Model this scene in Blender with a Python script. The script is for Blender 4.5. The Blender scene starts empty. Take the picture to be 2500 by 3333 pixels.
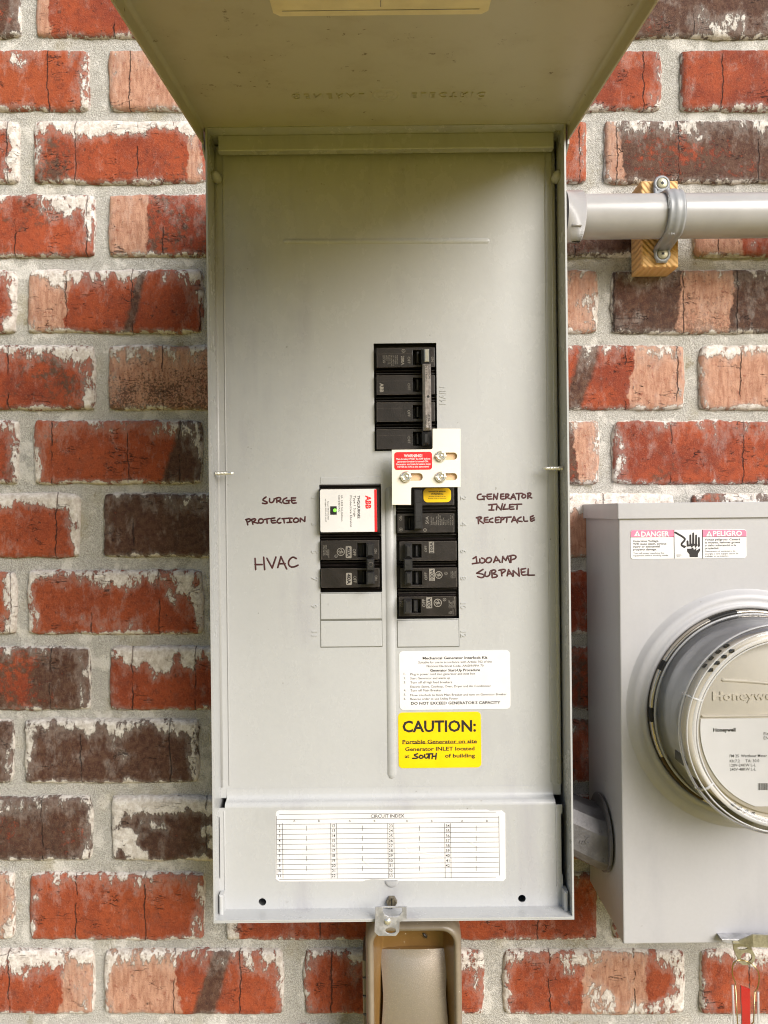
import bpy, bmesh, math, random
from mathutils import Vector, noise as mnoise
random.seed(7)
R = math.radians
sc = bpy.context.scene
COL = sc.collection

# ------------------------------------------------------------------ camera
F, D, CX, CY = 2450.0, 0.79, 1250.0, 1666.5        # focal length in photo pixels, metres to the wall, principal point
TH = R(0.62)                                        # the cabinets hang a touch out of plumb
cam = bpy.data.cameras.new('camera'); cam.sensor_fit = 'VERTICAL'; cam.sensor_height = 36.0
cam.lens = 36.0 * F / 3333.0; cam.clip_start = 0.01; cam.clip_end = 400
co = bpy.data.objects.new('camera', cam); COL.objects.link(co)
co.location = (0, -D, 0); co.rotation_euler = (R(90), 0, 0); sc.camera = co

# ------------------------------------------------------------------ world, sun, exposure
SUN_AZ, SUN_EL = R(38), R(29)          # azimuth to the right of the camera's back, elevation
w = bpy.data.worlds.new('World'); sc.world = w; w.use_nodes = True
nt = w.node_tree; bg = nt.nodes['Background']
sky = nt.nodes.new('ShaderNodeTexSky'); sky.sky_type = 'NISHITA'; sky.sun_disc = False
sky.sun_elevation = SUN_EL; sky.sun_rotation = R(180) - SUN_AZ
sky.air_density = 1.0; sky.dust_density = 1.5; sky.ozone_density = 1.0
nt.links.new(sky.outputs[0], bg.inputs[0]); bg.inputs[1].default_value = 0.05
sl = bpy.data.lights.new('sun', 'SUN'); sl.energy = 2.4; sl.angle = R(40); sl.color = (1.0, 0.962, 0.91)
so = bpy.data.objects.new('sun', sl); COL.objects.link(so)
sdir = Vector((math.sin(SUN_AZ) * math.cos(SUN_EL), -math.cos(SUN_AZ) * math.cos(SUN_EL), math.sin(SUN_EL)))
so.rotation_euler = sdir.to_track_quat('Z', 'Y').to_euler(); so.location = sdir * 5
sc.view_settings.view_transform = 'Standard'; sc.view_settings.look = 'None'
sc.view_settings.exposure = 1.02; sc.view_settings.gamma = 1.0
sc.render.engine = 'CYCLES'
sc.cycles.use_denoising = True
sc.cycles.max_bounces = 6; sc.cycles.diffuse_bounces = 3; sc.cycles.glossy_bounces = 3; sc.cycles.filter_width = 1.1; sc.cycles.adaptive_threshold = 0.02
sc.cycles.transparent_max_bounces = 16
sc.cycles.caustics_reflective = False; sc.cycles.caustics_refractive = False

# ------------------------------------------------------------------ node helper and materials
def lin(r, g, b):
    f = lambda c: (c / 255 / 12.92) if c / 255 <= 0.04045 else ((c / 255 + 0.055) / 1.055) ** 2.4
    return (f(r), f(g), f(b), 1.0)

class G:
    def __init__(s, name):
        s.m = bpy.data.materials.new(name); s.m.use_nodes = True; s.t = s.m.node_tree
        s.b = s.t.nodes['Principled BSDF']; s.out = s.t.nodes['Material Output']
    def put(s, sock, v):
        if v is None: return
        if hasattr(v, 'is_output') or isinstance(v, bpy.types.NodeSocket): s.t.links.new(v, sock)
        else: sock.default_value = v
    def m_(s, op, a, b=None, c=None, clamp=False):
        n = s.t.nodes.new('ShaderNodeMath'); n.operation = op; n.use_clamp = clamp
        for i, v in enumerate((a, b, c)): s.put(n.inputs[i], v)
        return n.outputs[0]
    def add(s, a, b): return s.m_('ADD', a, b)
    def sub(s, a, b): return s.m_('SUBTRACT', a, b)
    def mul(s, a, b): return s.m_('MULTIPLY', a, b)
    def mx(s, a, b): return s.m_('MAXIMUM', a, b)
    def step(s, x, lo, hi, to0=0.0, to1=1.0):
        n = s.t.nodes.new('ShaderNodeMapRange'); n.interpolation_type = 'SMOOTHSTEP'
        s.put(n.inputs['Value'], x); s.put(n.inputs['From Min'], lo); s.put(n.inputs['From Max'], hi)
        s.put(n.inputs['To Min'], to0); s.put(n.inputs['To Max'], to1); return n.outputs[0]
    def mix(s, fac, a, b, mode='MIX'):
        n = s.t.nodes.new('ShaderNodeMix'); n.data_type = 'RGBA'; n.blend_type = mode
        s.put(n.inputs[0], fac); s.put(n.inputs[6], a); s.put(n.inputs[7], b); return n.outputs[2]
    def coord(s, which='Object'):
        return s.t.nodes.new('ShaderNodeTexCoord').outputs[which]
    def scale(s, v, sx, sy, sz, off=None):
        n = s.t.nodes.new('ShaderNodeMapping'); s.t.links.new(v, n.inputs[0])
        n.inputs['Scale'].default_value = (sx, sy, sz)
        if off is not None: s.put(n.inputs['Location'], off)
        return n.outputs[0]
    def noise(s, v, sc_, det=4, rough=0.55, dist=0.0, color=False):
        n = s.t.nodes.new('ShaderNodeTexNoise'); s.put(n.inputs['Vector'], v)
        n.inputs['Scale'].default_value = sc_; n.inputs['Detail'].default_value = det
        n.inputs['Roughness'].default_value = rough; n.inputs['Distortion'].default_value = dist
        return n.outputs[1 if color else 0]
    def vor(s, v, sc_, feat='DISTANCE_TO_EDGE', dim='3D', wv=None, rnd=1.0):
        n = s.t.nodes.new('ShaderNodeTexVoronoi'); n.voronoi_dimensions = dim; n.feature = feat
        if dim == '1D': s.put(n.inputs['W'], wv)
        else: s.put(n.inputs['Vector'], v)
        n.inputs['Scale'].default_value = sc_; n.inputs['Randomness'].default_value = rnd
        return n.outputs['Distance']
    def vec(s, op, a, b):
        n = s.t.nodes.new('ShaderNodeVectorMath'); n.operation = op
        s.put(n.inputs[0], a); s.put(n.inputs[1], b); return n.outputs[0]
    def comb(s, x, y, z):
        n = s.t.nodes.new('ShaderNodeCombineXYZ')
        for i, v in enumerate((x, y, z)): s.put(n.inputs[i], v)
        return n.outputs[0]
    def sep(s, v):
        n = s.t.nodes.new('ShaderNodeSeparateXYZ'); s.put(n.inputs[0], v); return n.outputs
    def attr(s, name):
        n = s.t.nodes.new('ShaderNodeAttribute'); n.attribute_name = name; return n
    def bump(s, h, dist, strength=1.0, normal=None):
        n = s.t.nodes.new('ShaderNodeBump'); s.put(n.inputs['Height'], h)
        n.inputs['Distance'].default_value = dist; n.inputs['Strength'].default_value = strength
        if normal is not None: s.t.links.new(normal, n.inputs['Normal'])
        return n.outputs[0]
    def fin(s, col=None, rough=None, metal=None, normal=None, **kw):
        s.put(s.b.inputs['Base Color'], col); s.put(s.b.inputs['Roughness'], rough); s.put(s.b.inputs['Metallic'], metal)
        if normal is not None: s.t.links.new(normal, s.b.inputs['Normal'])
        for k, v in kw.items(): s.put(s.b.inputs[k.replace('_', ' ')], v)
        return s.m

def simple(name, col, rough=0.5, metal=0.0, var=0.12, vs=60, bump=0.0, bs=900, **kw):
    g = G(name); p = g.coord()
    n = g.noise(p, vs, 5, 0.6)
    c = g.mix(g.step(n, 0.3, 0.7), tuple(x * (1 - var) for x in col[:3]) + (1,), tuple(min(1, x * (1 + var)) for x in col[:3]) + (1,))
    rr = g.add(g.mul(g.sub(n, 0.5), 0.2), rough)
    nm = g.bump(g.noise(p, bs, 3), bump) if bump else None
    return g.fin(c, rr, metal, nm, **kw)

M = {}
def paint(name, col, rough=0.36, streak=0.5):
    g = G(name); p = g.coord()
    st = g.noise(g.scale(p, 30, 30, 2.6), 1.0, 5, 0.62)
    cl = g.noise(p, 7, 4, 0.6); sm = g.noise(g.scale(p, 30, 30, 18), 1.0, 5, 0.66)
    f = g.mul(g.step(st, 0.47, 0.70), g.step(cl, 0.40, 0.62))
    dk = lambda k: tuple(x * k for x in col[:3]) + (1,)
    c = g.mix(g.step(cl, 0.3, 0.7, 0, 0.22), col, dk(0.80))
    c = g.mix(g.mul(f, streak), c, lin(160, 158, 166))
    c = g.mix(g.mul(g.step(sm, 0.56, 0.72), 0.22 * streak + 0.06), c, dk(0.62))
    fine = g.noise(p, 320, 3, 0.6)
    c = g.mix(g.step(fine, 0.2, 0.8, 0.0, 0.12), c, dk(0.7))
    sp = g.noise(p, 140, 2, 0.5); c = g.mix(g.mul(g.step(sp, 0.745, 0.76, 0, 0.5), g.step(cl, 0.45, 0.6)), c, lin(96, 88, 72))
    rough_ = g.add(g.mul(g.sub(sm, 0.5), 0.35), rough)
    nm = g.bump(g.noise(p, 700, 2), 0.00006, 0.6)
    nm = g.bump(g.noise(p, 6, 2), 0.003, 0.4, nm)
    return g.fin(c, rough_, 0.0, nm)
GREY = lin(186, 187, 188)
M['paint'] = paint('grey_enamel', GREY, 0.26, 0.5)
M['paint_meter'] = paint('grey_enamel_meter', lin(183, 182, 185), 0.40, 0.25)
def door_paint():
    g = G('enamel_olive_bounce'); p = g.coord()
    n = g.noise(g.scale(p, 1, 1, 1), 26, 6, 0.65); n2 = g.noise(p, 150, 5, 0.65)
    c = g.mix(g.step(n, 0.45, 0.75, 0, 0.3), lin(186, 181, 158), lin(150, 138, 100))  # grey yellowed to carry the bounce light from the grass
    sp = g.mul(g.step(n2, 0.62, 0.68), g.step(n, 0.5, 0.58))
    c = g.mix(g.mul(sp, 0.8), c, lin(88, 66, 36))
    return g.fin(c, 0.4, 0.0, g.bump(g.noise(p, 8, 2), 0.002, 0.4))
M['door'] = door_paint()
M['black'] = simple('breaker_plastic', lin(30, 24, 22), 0.40, var=0.3, vs=90, bump=0.0001)
M['black2'] = simple('handle_plastic', lin(38, 37, 38), 0.38, var=0.25, vs=120, bump=0.0001)
M['gap'] = simple('seam_shadow', lin(104, 104, 98), 0.7)
M['dark'] = simple('dark_gap', lin(14, 12, 11), 0.6)
M['print'] = simple('grey_print', lin(138, 132, 124), 0.6, var=0.2)
M['edge'] = simple('pale_edge', lin(88, 80, 74), 0.5, var=0.5, vs=300)
M['inkblack'] = simple('black_ink', lin(30, 26, 28), 0.6)
M['greyink'] = simple('grey_ink', lin(66, 63, 66), 0.6)
M['marker'] = simple('marker_ink', lin(66, 24, 26), 0.5, var=0.3, vs=150)
M['white'] = simple('white_label', lin(228, 226, 227), 0.45, var=0.03)
M['yellow'] = simple('yellow_label', lin(252, 206, 12), 0.35, var=0.03)
M['red'] = simple('red_label', lin(232, 38, 44), 0.35, var=0.04)
M['pink'] = simple('faded_red_label', lin(236, 128, 160), 0.5, var=0.1, vs=200)
M['plate'] = simple('interlock_aluminium', lin(243, 236, 224), 0.35, 0.0, var=0.03, vs=20, bump=0.00003)
M['tan'] = simple('warm_lit_slot', lin(226, 190, 150), 0.4, var=0.05)  # metal behind the slots, warm light put into its colour
M['chrome'] = simple('chrome', lin(236, 234, 228), 0.2, 0.75, var=0.05)
M['zinc'] = simple('zinc', lin(176, 176, 180), 0.38, 0.45, var=0.25, vs=120, bump=0.0002)
M['screwmetal'] = simple('old_screw', lin(150, 140, 122), 0.35, 1.0, var=0.35, vs=300, bump=0.0003)
M['tie'] = simple('handle_tie_metal', lin(158, 150, 146), 0.32, 0.55, var=0.3, vs=250, bump=0.0002)
M['brass'] = simple('yellow_zinc', lin(166, 160, 136), 0.42, 0.5, var=0.25, vs=200, bump=0.0002)
M['pvc'] = simple('grey_pvc', lin(172, 170, 170), 0.22, var=0.05, vs=30)
M['pvc2'] = simple('grey_strap', lin(150, 152, 156), 0.32, var=0.06, vs=60)
M['cast'] = simple('cast_zinc', lin(108, 106, 108), 0.5, 0.3, var=0.25, vs=70, bump=0.0004, bs=500)
M['cream'] = simple('meter_cream', lin(226, 218, 204), 0.42, var=0.03)
M['mgrey'] = simple('meter_grey', lin(210, 210, 214), 0.4, var=0.05)
M['steelring'] = simple('steel_ring', lin(196, 188, 176), 0.25, 0.9, var=0.15, vs=40)
M['bronze'] = simple('dark_bronze', lin(70, 56, 34), 0.3, 0.7, var=0.4, vs=60)
M['greenled'] = simple('green_lens', lin(120, 220, 70), 0.25, var=0.1, Emission_Color=lin(130, 240, 70), Emission_Strength=0.6)
M['paper'] = simple('cream_paper', lin(226, 214, 170), 0.6, var=0.08, vs=40)
M['bug'] = simple('beetle_shell', lin(30, 22, 18), 0.4)
M['wire'] = simple('seal_wire', lin(200, 176, 130), 0.25, 1.0, var=0.1)
M['redtag'] = simple('red_tag', lin(180, 8, 12), 0.3)
M['emboss'] = M['paint']

def wood():
    g = G('pine_block'); p = g.coord(); s = g.sep(p)
    r = g.m_('SQRT', g.add(g.m_('POWER', g.add(s[0], -0.30), 2.0), g.m_('POWER', g.add(s[2], -0.34), 2.0)))
    ring = g.m_('SINE', g.add(g.mul(r, 1500), g.mul(g.noise(p, 60, 4), 7)))
    c = g.mix(g.step(ring, -0.6, 0.9, 0.1, 0.55), lin(230, 186, 124), lin(220, 166, 102))
    c = g.mix(g.step(g.noise(p, 300, 3), 0.5, 0.8, 0, 0.35), c, lin(236, 204, 160))
    return g.fin(c, 0.65, 0.0, g.bump(ring, 0.0004))
M['wood'] = wood()

def thin_clear(name, tint, amount, rough=0.06):
    g = G(name); t = g.t
    tr = t.nodes.new('ShaderNodeBsdfTransparent'); tr.inputs[0].default_value = tint
    gl = t.nodes.new('ShaderNodeBsdfGlossy'); gl.inputs['Roughness'].default_value = rough
    lw = t.nodes.new('ShaderNodeFresnel'); lw.inputs[0].default_value = 1.35
    mx = t.nodes.new('ShaderNodeMixShader')
    t.links.new(g.add(g.mul(lw.outputs[0], 0.9), amount), mx.inputs[0])
    t.links.new(tr.outputs[0], mx.inputs[1]); t.links.new(gl.outputs[0], mx.inputs[2])
    t.links.new(mx.outputs[0], g.out.inputs[0]); return g.m
M['glass'] = thin_clear('clear_polycarbonate', (0.975, 0.975, 0.978, 1), 0.03, 0.03)
def clear_edge(nm, col, k):
    g = G(nm); t = g.t
    tr = t.nodes.new('ShaderNodeBsdfTransparent'); mx = t.nodes.new('ShaderNodeMixShader'); mx.inputs[0].default_value = k
    g.fin(col, 0.08, 0.0)
    t.links.new(tr.outputs[0], mx.inputs[1]); t.links.new(g.b.outputs[0], mx.inputs[2]); t.links.new(mx.outputs[0], g.out.inputs[0]); return g.m
M['clearedge'] = clear_edge('clear_moulded_edge', lin(226, 226, 228), 0.5)
M['tagclear'] = clear_edge('clear_tag', lin(190, 180, 164), 0.06)
def smoky(name, c0, c1):
    g = G(name); p = g.coord(); n = g.noise(p, 60, 4)
    sp = g.step(g.noise(p, 420, 2), 0.72, 0.75, 0, 0.7)
    c = g.mix(sp, g.mix(n, c0, c1), lin(226, 220, 206))
    return g.fin(c, 0.32, 0.0, g.bump(g.noise(p, 600, 3), 0.0001))
M['smoke'] = smoky('smoked_plastic', lin(120, 108, 92), lin(150, 138, 122))
M['amber'] = smoky('amber_plastic', lin(116, 86, 46), lin(140, 108, 64))
def frosted():
    g = G('frosted_window'); p = g.coord()
    n = g.noise(p, 1300, 2, 0.6)
    return g.fin(lin(182, 172, 164), g.add(g.mul(n, 0.12), 0.2), 0.7, g.bump(n, 0.0003, 0.5))
M['frosted'] = frosted()
def lawn():
    g = G('lawn'); p = g.coord()
    c = g.mix(g.noise(p, 3, 6), (0.34, 0.28, 0.045, 1), (0.52, 0.42, 0.085, 1))
    return g.fin(c, 0.9, 0.0, g.bump(g.noise(p, 90, 4), 0.02))
M['lawn'] = lawn()

# ---- brick: attributes A = dark, white top, pink from, pink to; B = hue, white side, seed, speckle; C = dark band from, to, patch, -
def brick_mat():
    g = G('clay_brick'); p0 = g.coord()
    A, B, C = g.attr('brickA'), g.attr('brickB'), g.attr('brickC')
    a, b, c = g.sep(A.outputs['Vector']), g.sep(B.outputs['Vector']), g.sep(C.outputs['Vector'])
    pto, spk = A.outputs['Alpha'], B.outputs['Alpha']
    seed = g.mul(b[2], 37.0)
    uv = g.sep(g.attr('UVMap').outputs['Vector']); u, v = uv[0], uv[1]
    p = g.vec('ADD', p0, g.comb(seed, g.mul(seed, 0.7), g.mul(seed, 1.3)))
    n1 = g.noise(p, 24, 4, 0.6); n2 = g.noise(p, 170, 4, 0.68); nf = g.noise(p, 850, 2, 0.6)
    nb = g.noise(p, 11, 3, 0.6, 0.4); n3 = g.noise(p, 52, 4, 0.66)
    red = g.mix(g.step(n1, 0.34, 0.66), lin(124, 48, 27), lin(158, 70, 37))
    red = g.mix(g.mul(b[0], g.step(nb, 0.3, 0.7, 0.5, 1.0)), red, lin(166, 80, 40))
    red = g.mix(g.step(n2, 0.46, 0.70, 0, 0.5), red, lin(92, 38, 26))
    red = g.mix(g.step(n3, 0.52, 0.70, 0, 0.35), red, lin(112, 66, 54))
    red = g.mix(g.step(nf, 0.52, 0.74, 0, 0.38), red, lin(180, 112, 82)); red = g.mix(g.step(nf, 0.46, 0.28, 0, 0.4), red, lin(80, 30, 20))
    # fire-flashed dark areas
    darkc = g.mix(g.step(n2, 0.35, 0.68), lin(52, 37, 30), lin(90, 68, 54)); darkc = g.mix(g.step(nf, 0.5, 0.75, 0, 0.35), darkc, lin(128, 102, 84))
    dfield = g.add(g.add(nb, g.mul(g.sub(n2, 0.5), 0.7)), g.mul(g.sub(a[0], 0.5), 0.75))
    dm = g.step(dfield, 0.48, 0.68)
    slant = g.add(g.add(u, g.mul(g.sub(v, 0.5), -0.10)), g.add(g.mul(g.sub(n1, 0.5), 0.07), g.mul(g.sub(n2, 0.5), 0.03)))
    band = g.mul(g.step(slant, c[0], g.add(c[0], 0.03)), g.step(slant, g.sub(c[1], 0.03), c[1], 1.0, 0.0))
    col = g.mix(g.mul(g.mx(dm, band), 0.90), red, darkc)
    # pale pink sanded faces
    uw = g.add(g.add(u, g.mul(g.sub(v, 0.5), g.mul(g.sub(b[2], 0.5), 0.12))), g.mul(g.sub(n3, 0.5), 0.10))
    pk = g.mul(g.step(uw, a[2], g.add(a[2], 0.012)), g.step(uw, g.sub(pto, 0.012), pto, 1.0, 0.0))
    vs = g.noise(g.scale(p, 300, 60, 70), 1.0, 3, 0.6)
    pinkc = g.mix(g.step(vs, 0.3, 0.7), lin(164, 118, 96), lin(196, 152, 128))
    pinkc = g.mix(g.step(n2, 0.55, 0.72, 0, 0.8), pinkc, lin(138, 74, 56))
    pinkc = g.mix(g.step(nf, 0.55, 0.75, 0, 0.4), pinkc, lin(110, 66, 54))
    col = g.mix(g.mul(pk, 0.93), col, pinkc)
    # iron speckle, thicker towards the lower part of some bricks
    s3 = g.noise(p, 430, 4, 0.72)
    sm = g.mul(spk, g.step(g.add(s3, g.add(g.mul(g.sub(n3, 0.5), 0.5), g.mul(g.sub(0.55, v), 0.16))), 0.50, 0.60))
    col = g.mix(g.mul(sm, 0.75), col, lin(58, 42, 36))
    # pits and fissures
    pit = g.mul(g.step(g.noise(g.scale(p, 230, 230, 150), 1.0, 2), 0.66, 0.72), g.step(n3, 0.42, 0.55))
    vline = g.vor(None, 1.0, 'DISTANCE_TO_EDGE', '1D', g.add(g.add(g.mul(u, 2.6), g.mul(b[2], 91.0)), g.mul(n3, 0.13)))
    vcr = g.mul(g.step(vline, 0.011, 0.003), g.step(n1, 0.42, 0.50))
    hn = g.noise(g.scale(p, 34, 34, 135), 1.0, 3, 0.6, 0.5)
    hcr = g.mul(g.step(g.m_('ABSOLUTE', g.sub(hn, 0.5)), 0.012, 0.003), g.step(g.noise(p, 38, 2), 0.56, 0.64))
    crack = g.mx(g.mul(vcr, 0.9), g.mul(hcr, 0.9))
    col = g.mix(g.mul(g.mx(crack, g.mul(pit, 0.7)), 0.85), col, lin(42, 22, 18))
    # lime-white smear left by the mortar: ragged, mostly on the top edge and the ends
    wn = g.noise(g.scale(p, 95, 95, 48), 1.0, 7, 0.74, 0.2)
    wbig = g.noise(p, 17, 2, 0.6)
    top = g.mul(a[1], g.step(g.add(v, g.mul(g.sub(wbig, 0.5), 0.95)), 0.50, 0.98))
    eu = g.m_('ABSOLUTE', g.sub(g.mul(u, 2.0), 1.0))
    side = g.mul(b[1], g.step(g.add(eu, g.mul(g.sub(wbig, 0.5), 0.45)), 0.74, 1.0))
    bot = g.mul(0.70, g.step(g.add(v, g.mul(g.sub(n1, 0.5), 0.25)), 0.13, 0.0))
    patch = g.mul(c[2], g.step(wbig, 0.47, 0.60))
    rim = g.mx(g.step(v, 0.93, 1.0, 0.0, 0.75), g.step(eu, 0.965, 1.0, 0.0, 0.75))
    amt = g.mx(g.mx(g.mx(top, side), g.mx(bot, patch)), rim)
    thr = g.sub(0.74, g.mul(amt, 0.42))
    wm = g.step(wn, g.sub(thr, 0.02), g.add(thr, 0.05))
    haze = g.mul(g.step(wn, g.sub(thr, 0.22), thr), 0.17)
    whitec = g.mix(g.step(n2, 0.25, 0.75), lin(188, 178, 168), lin(240, 235, 230)); whitec = g.mix(g.step(nf, 0.45, 0.25, 0, 0.5), whitec, lin(150, 130, 116))
    wtot = g.mx(g.mul(wm, 0.95), haze)
    col = g.mix(g.mul(wtot, g.sub(1.0, g.mul(crack, 0.6))), col, whitec)
    h = g.add(g.mul(nf, 0.30), g.mul(n2, 0.55)); h = g.sub(h, g.mul(crack, 1.2))
    h = g.add(h, g.mul(wm, 0.40))
    return g.fin(col, 0.88, 0.0, g.bump(h, 0.0018, 1.0))
M['brick'] = brick_mat()

def mortar_mat():
    g = G('sand_mortar'); p = g.coord()
    s1 = g.noise(p, 1000, 2, 0.6); s2 = g.noise(p, 380, 3, 0.65); n = g.noise(p, 13, 4, 0.6); n3 = g.noise(p, 34, 5, 0.68)
    c = g.mix(g.step(s1, 0.36, 0.64), lin(154, 150, 143), lin(202, 199, 193))
    c = g.mix(g.step(s2, 0.62, 0.74, 0, 0.3), c, lin(136, 128, 116))
    c = g.mix(g.step(n, 0.54, 0.70, 0, 0.5), c, lin(168, 156, 124))
    c = g.mix(g.step(n, 0.46, 0.30, 0, 0.35), c, lin(150, 148, 146))
    c = g.mix(g.step(n3, 0.53, 0.62, 0, 0.55), c, lin(226, 222, 216))
    c = g.mix(g.mul(g.step(n3, 0.42, 0.34), g.step(n, 0.5, 0.6, 0, 0.5)), c, lin(120, 108, 66))
    return g.fin(c, 0.95, 0.0, g.bump(g.add(s1, g.mul(s2, 1.2)), 0.0012, 0.9))
M['mortar'] = mortar_mat()

# ------------------------------------------------------------------ geometry helpers
BASE = {}
def rotw(v, th):
    c, s = math.cos(th), math.sin(th)
    return Vector((v[0] * c - v[2] * s, v[1], v[0] * s + v[2] * c))
def L(px, py, d, th=None):
    """photo pixel on the plane d metres in front of the wall -> point in the (untilted) frame of the cabinets"""
    th = TH if th is None else th
    u, v = px - CX, CY - py; c, s = math.cos(th), math.sin(th); z = D - d
    return Vector(((u * c + v * s) * z / F, -d, (-u * s + v * c) * z / F))
def ppm(d): return (D - d) / F      # metres per photo pixel at that depth

def thing(name, label, cat, base, th=None, group=None):
    th = TH if th is None else th
    o = bpy.data.objects.new(name, None); COL.objects.link(o)
    o.empty_display_size = 0.02
    o.location = rotw(base, th); o.rotation_euler = (0, -th, 0)
    o['label'] = label; o['category'] = cat
    if group: o['group'] = group
    BASE[o.name] = Vector(base); return o

class MB:
    def __init__(s): s.v, s.f, s.sm = [], [], []
    def mesh(s, verts, faces, smooth=False):
        k = len(s.v); s.v += [tuple(x) for x in verts]
        s.f += [tuple(i + k for i in f) for f in faces]; s.sm += [smooth] * len(faces); return s
    def box(s, x0, x1, d0, d1, z0, z1, b=0.0):
        """axis box from depth d0 (wall side) to d1 (front), front edges chamfered by b"""
        rings = [(0, d0), (0, d1 - b), (b, d1)] if b else [(0, d0), (0, d1)]
        vs, fs = [], []
        for i, d in rings: vs += [(x0 + i, -d, z0 + i), (x1 - i, -d, z0 + i), (x1 - i, -d, z1 - i), (x0 + i, -d, z1 - i)]
        for r in range(len(rings) - 1):
            for k in range(4): fs.append((r * 4 + k, r * 4 + (k + 1) % 4, r * 4 + 4 + (k + 1) % 4, r * 4 + 4 + k))
        n = len(vs); fs += [(n - 4, n - 3, n - 2, n - 1), (3, 2, 1, 0)]
        return s.mesh(vs, fs)
    def bpx(s, x0, y0, x1, y1, d0, d1, b=0.0, th=None):
        """box whose front face covers a pixel rectangle on the plane d1"""
        c = L((x0 + x1) / 2, (y0 + y1) / 2, d1, th); k = ppm(d1); hx, hz = (x1 - x0) / 2 * k, (y1 - y0) / 2 * k
        return s.box(c.x - hx, c.x + hx, d0, d1, c.z - hz, c.z + hz, b)
    def curve(s, loops, d0, d1, bevel=0.0):
        """filled outline (first loop outside, the others holes) between two depths"""
        cu = bpy.data.curves.new('tmp', 'CURVE'); cu.dimensions = '2D'; cu.fill_mode = 'BOTH'
        cu.extrude = max(1e-6, abs(d1 - d0) / 2 - bevel); cu.bevel_depth = bevel; cu.bevel_resolution = 1; cu.offset = -bevel
        for lp in loops:
            sp = cu.splines.new('POLY'); sp.points.add(len(lp) - 1); sp.use_cyclic_u = True
            for q, pt in zip(sp.points, lp): q.co = (pt[0], pt[1], 0, 1)
        o = bpy.data.objects.new('tmp', cu); me = bpy.data.meshes.new_from_object(o)
        mid = (d0 + d1) / 2
        s.mesh([(q.co.x, -(mid + q.co.z), q.co.y) for q in me.vertices], [tuple(f.vertices) for f in me.polygons])
        bpy.data.objects.remove(o); bpy.data.curves.remove(cu); bpy.data.meshes.remove(me); return s
    def lathe(s, cx, cz, prof, n=64, smooth=True, a0=0.0, a1=2 * math.pi):
        """profile of (radius, depth) turned about an axis square to the wall"""
        full = abs(a1 - a0 - 2 * math.pi) < 1e-6; m = n if full else n + 1; vs, fs = [], []
        for r, d in prof:
            for i in range(m):
                a = a0 + (a1 - a0) * i / n; vs.append((cx + r * math.cos(a), -d, cz + r * math.sin(a)))
        for j in range(len(prof) - 1):
            for i in range(n):
                k = (i + 1) % m; fs.append((j * m + i, j * m + k, (j + 1) * m + k, (j + 1) * m + i))
        return s.mesh(vs, fs, smooth)
    def tube(s, pts, rad, n=10, cap=True, smooth=True):
        """round bar along 3-D points (x, depth, z); rad a number or one per point"""
        P = [Vector((q[0], -q[1], q[2])) for q in pts]; vs, fs = [], []; up = None
        for i, q in enumerate(P):
            t = (P[min(i + 1, len(P) - 1)] - P[max(i - 1, 0)]).normalized()
            if up is None: up = t.orthogonal().normalized()
            up = (up - t * up.dot(t)).normalized(); w2 = t.cross(up)
            r = rad[i] if isinstance(rad, (list, tuple)) else rad
            for k in range(n):
                a = 2 * math.pi * k / n; vs.append(q + up * (r * math.cos(a)) + w2 * (r * math.sin(a)))
        for i in range(len(P) - 1):
            for k in range(n): fs.append((i * n + k, i * n + (k + 1) % n, (i + 1) * n + (k + 1) % n, (i + 1) * n + k))
        if cap: fs += [tuple(range(n))[::-1], tuple((len(P) - 1) * n + k for k in range(n))]
        return s.mesh(vs, fs, smooth)
    def ink(s, pts, d, wid, hgt=0.00022):
        """a pen stroke lying on the plane d"""
        P = [Vector(q) for q in pts]; n = len(P)
        if n > 2:                                      # round the bends
            for _ in range(2):
                Q = [P[0]]
                for i in range(len(P) - 1): Q += [P[i].lerp(P[i + 1], 0.25), P[i].lerp(P[i + 1], 0.75)]
                P = Q + [P[-1]]
        t0 = (P[1] - P[0]).normalized(); t1 = (P[-1] - P[-2]).normalized()
        W = [(P[0] - t0 * wid * 0.5, 0.15), (P[0] - t0 * wid * 0.38, 0.65)] + [(q, 1.0) for q in P] + [(P[-1] + t1 * wid * 0.38, 0.65), (P[-1] + t1 * wid * 0.5, 0.15)]
        vs, fs = [], []; m = 5
        for i, (q, k) in enumerate(W):
            t = (W[min(i + 1, len(W) - 1)][0] - W[max(i - 1, 0)][0]).normalized(); nn = Vector((-t.y, t.x))
            for j in range(m):
                a = math.pi * j / (m - 1); o = nn * (math.cos(a) * wid * 0.5 * k)
                vs.append((q.x + o.x, -(d + hgt * math.sin(a) * k), q.y + o.y))
        for i in range(len(W) - 1):
            for j in range(m - 1): fs.append((i * m + j, i * m + j + 1, (i + 1) * m + j + 1, (i + 1) * m + j))
        return s.mesh(vs, fs, True)
    def text(s, body, px, py, d, wpx=None, hpx=None, rot=0, bold=0.0, depth=0.0, flip=False, th=None, align='C', shear=0.0):
        """lettering centred on a photo pixel (or starting there), wpx along the line, hpx cap height"""
        vs, fs = glyphs(body, bold, depth, shear)
        xs = [q[0] for q in vs]; zs = [q[1] for q in vs]
        x0, x1 = min(xs), max(xs); k = ppm(d)
        caph = 0.70
        if wpx: sx = wpx * k / (x1 - x0)
        else: sx = hpx * k / caph
        sy = hpx * k / caph if hpx else sx
        c = L(px, py, d, th); a = R(rot); ca, sa = math.cos(a), math.sin(a); out = []
        xm = (x0 + x1) / 2 if align == 'C' else x0
        for q in vs:
            x = (q[0] - xm) * sx; z = (q[1] - caph / 2) * sy * (-1 if flip else 1)
            out.append((c.x + x * ca - z * sa, -(d + q[2]), c.z + x * sa + z * ca))
        return s.mesh(out, fs)
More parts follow.
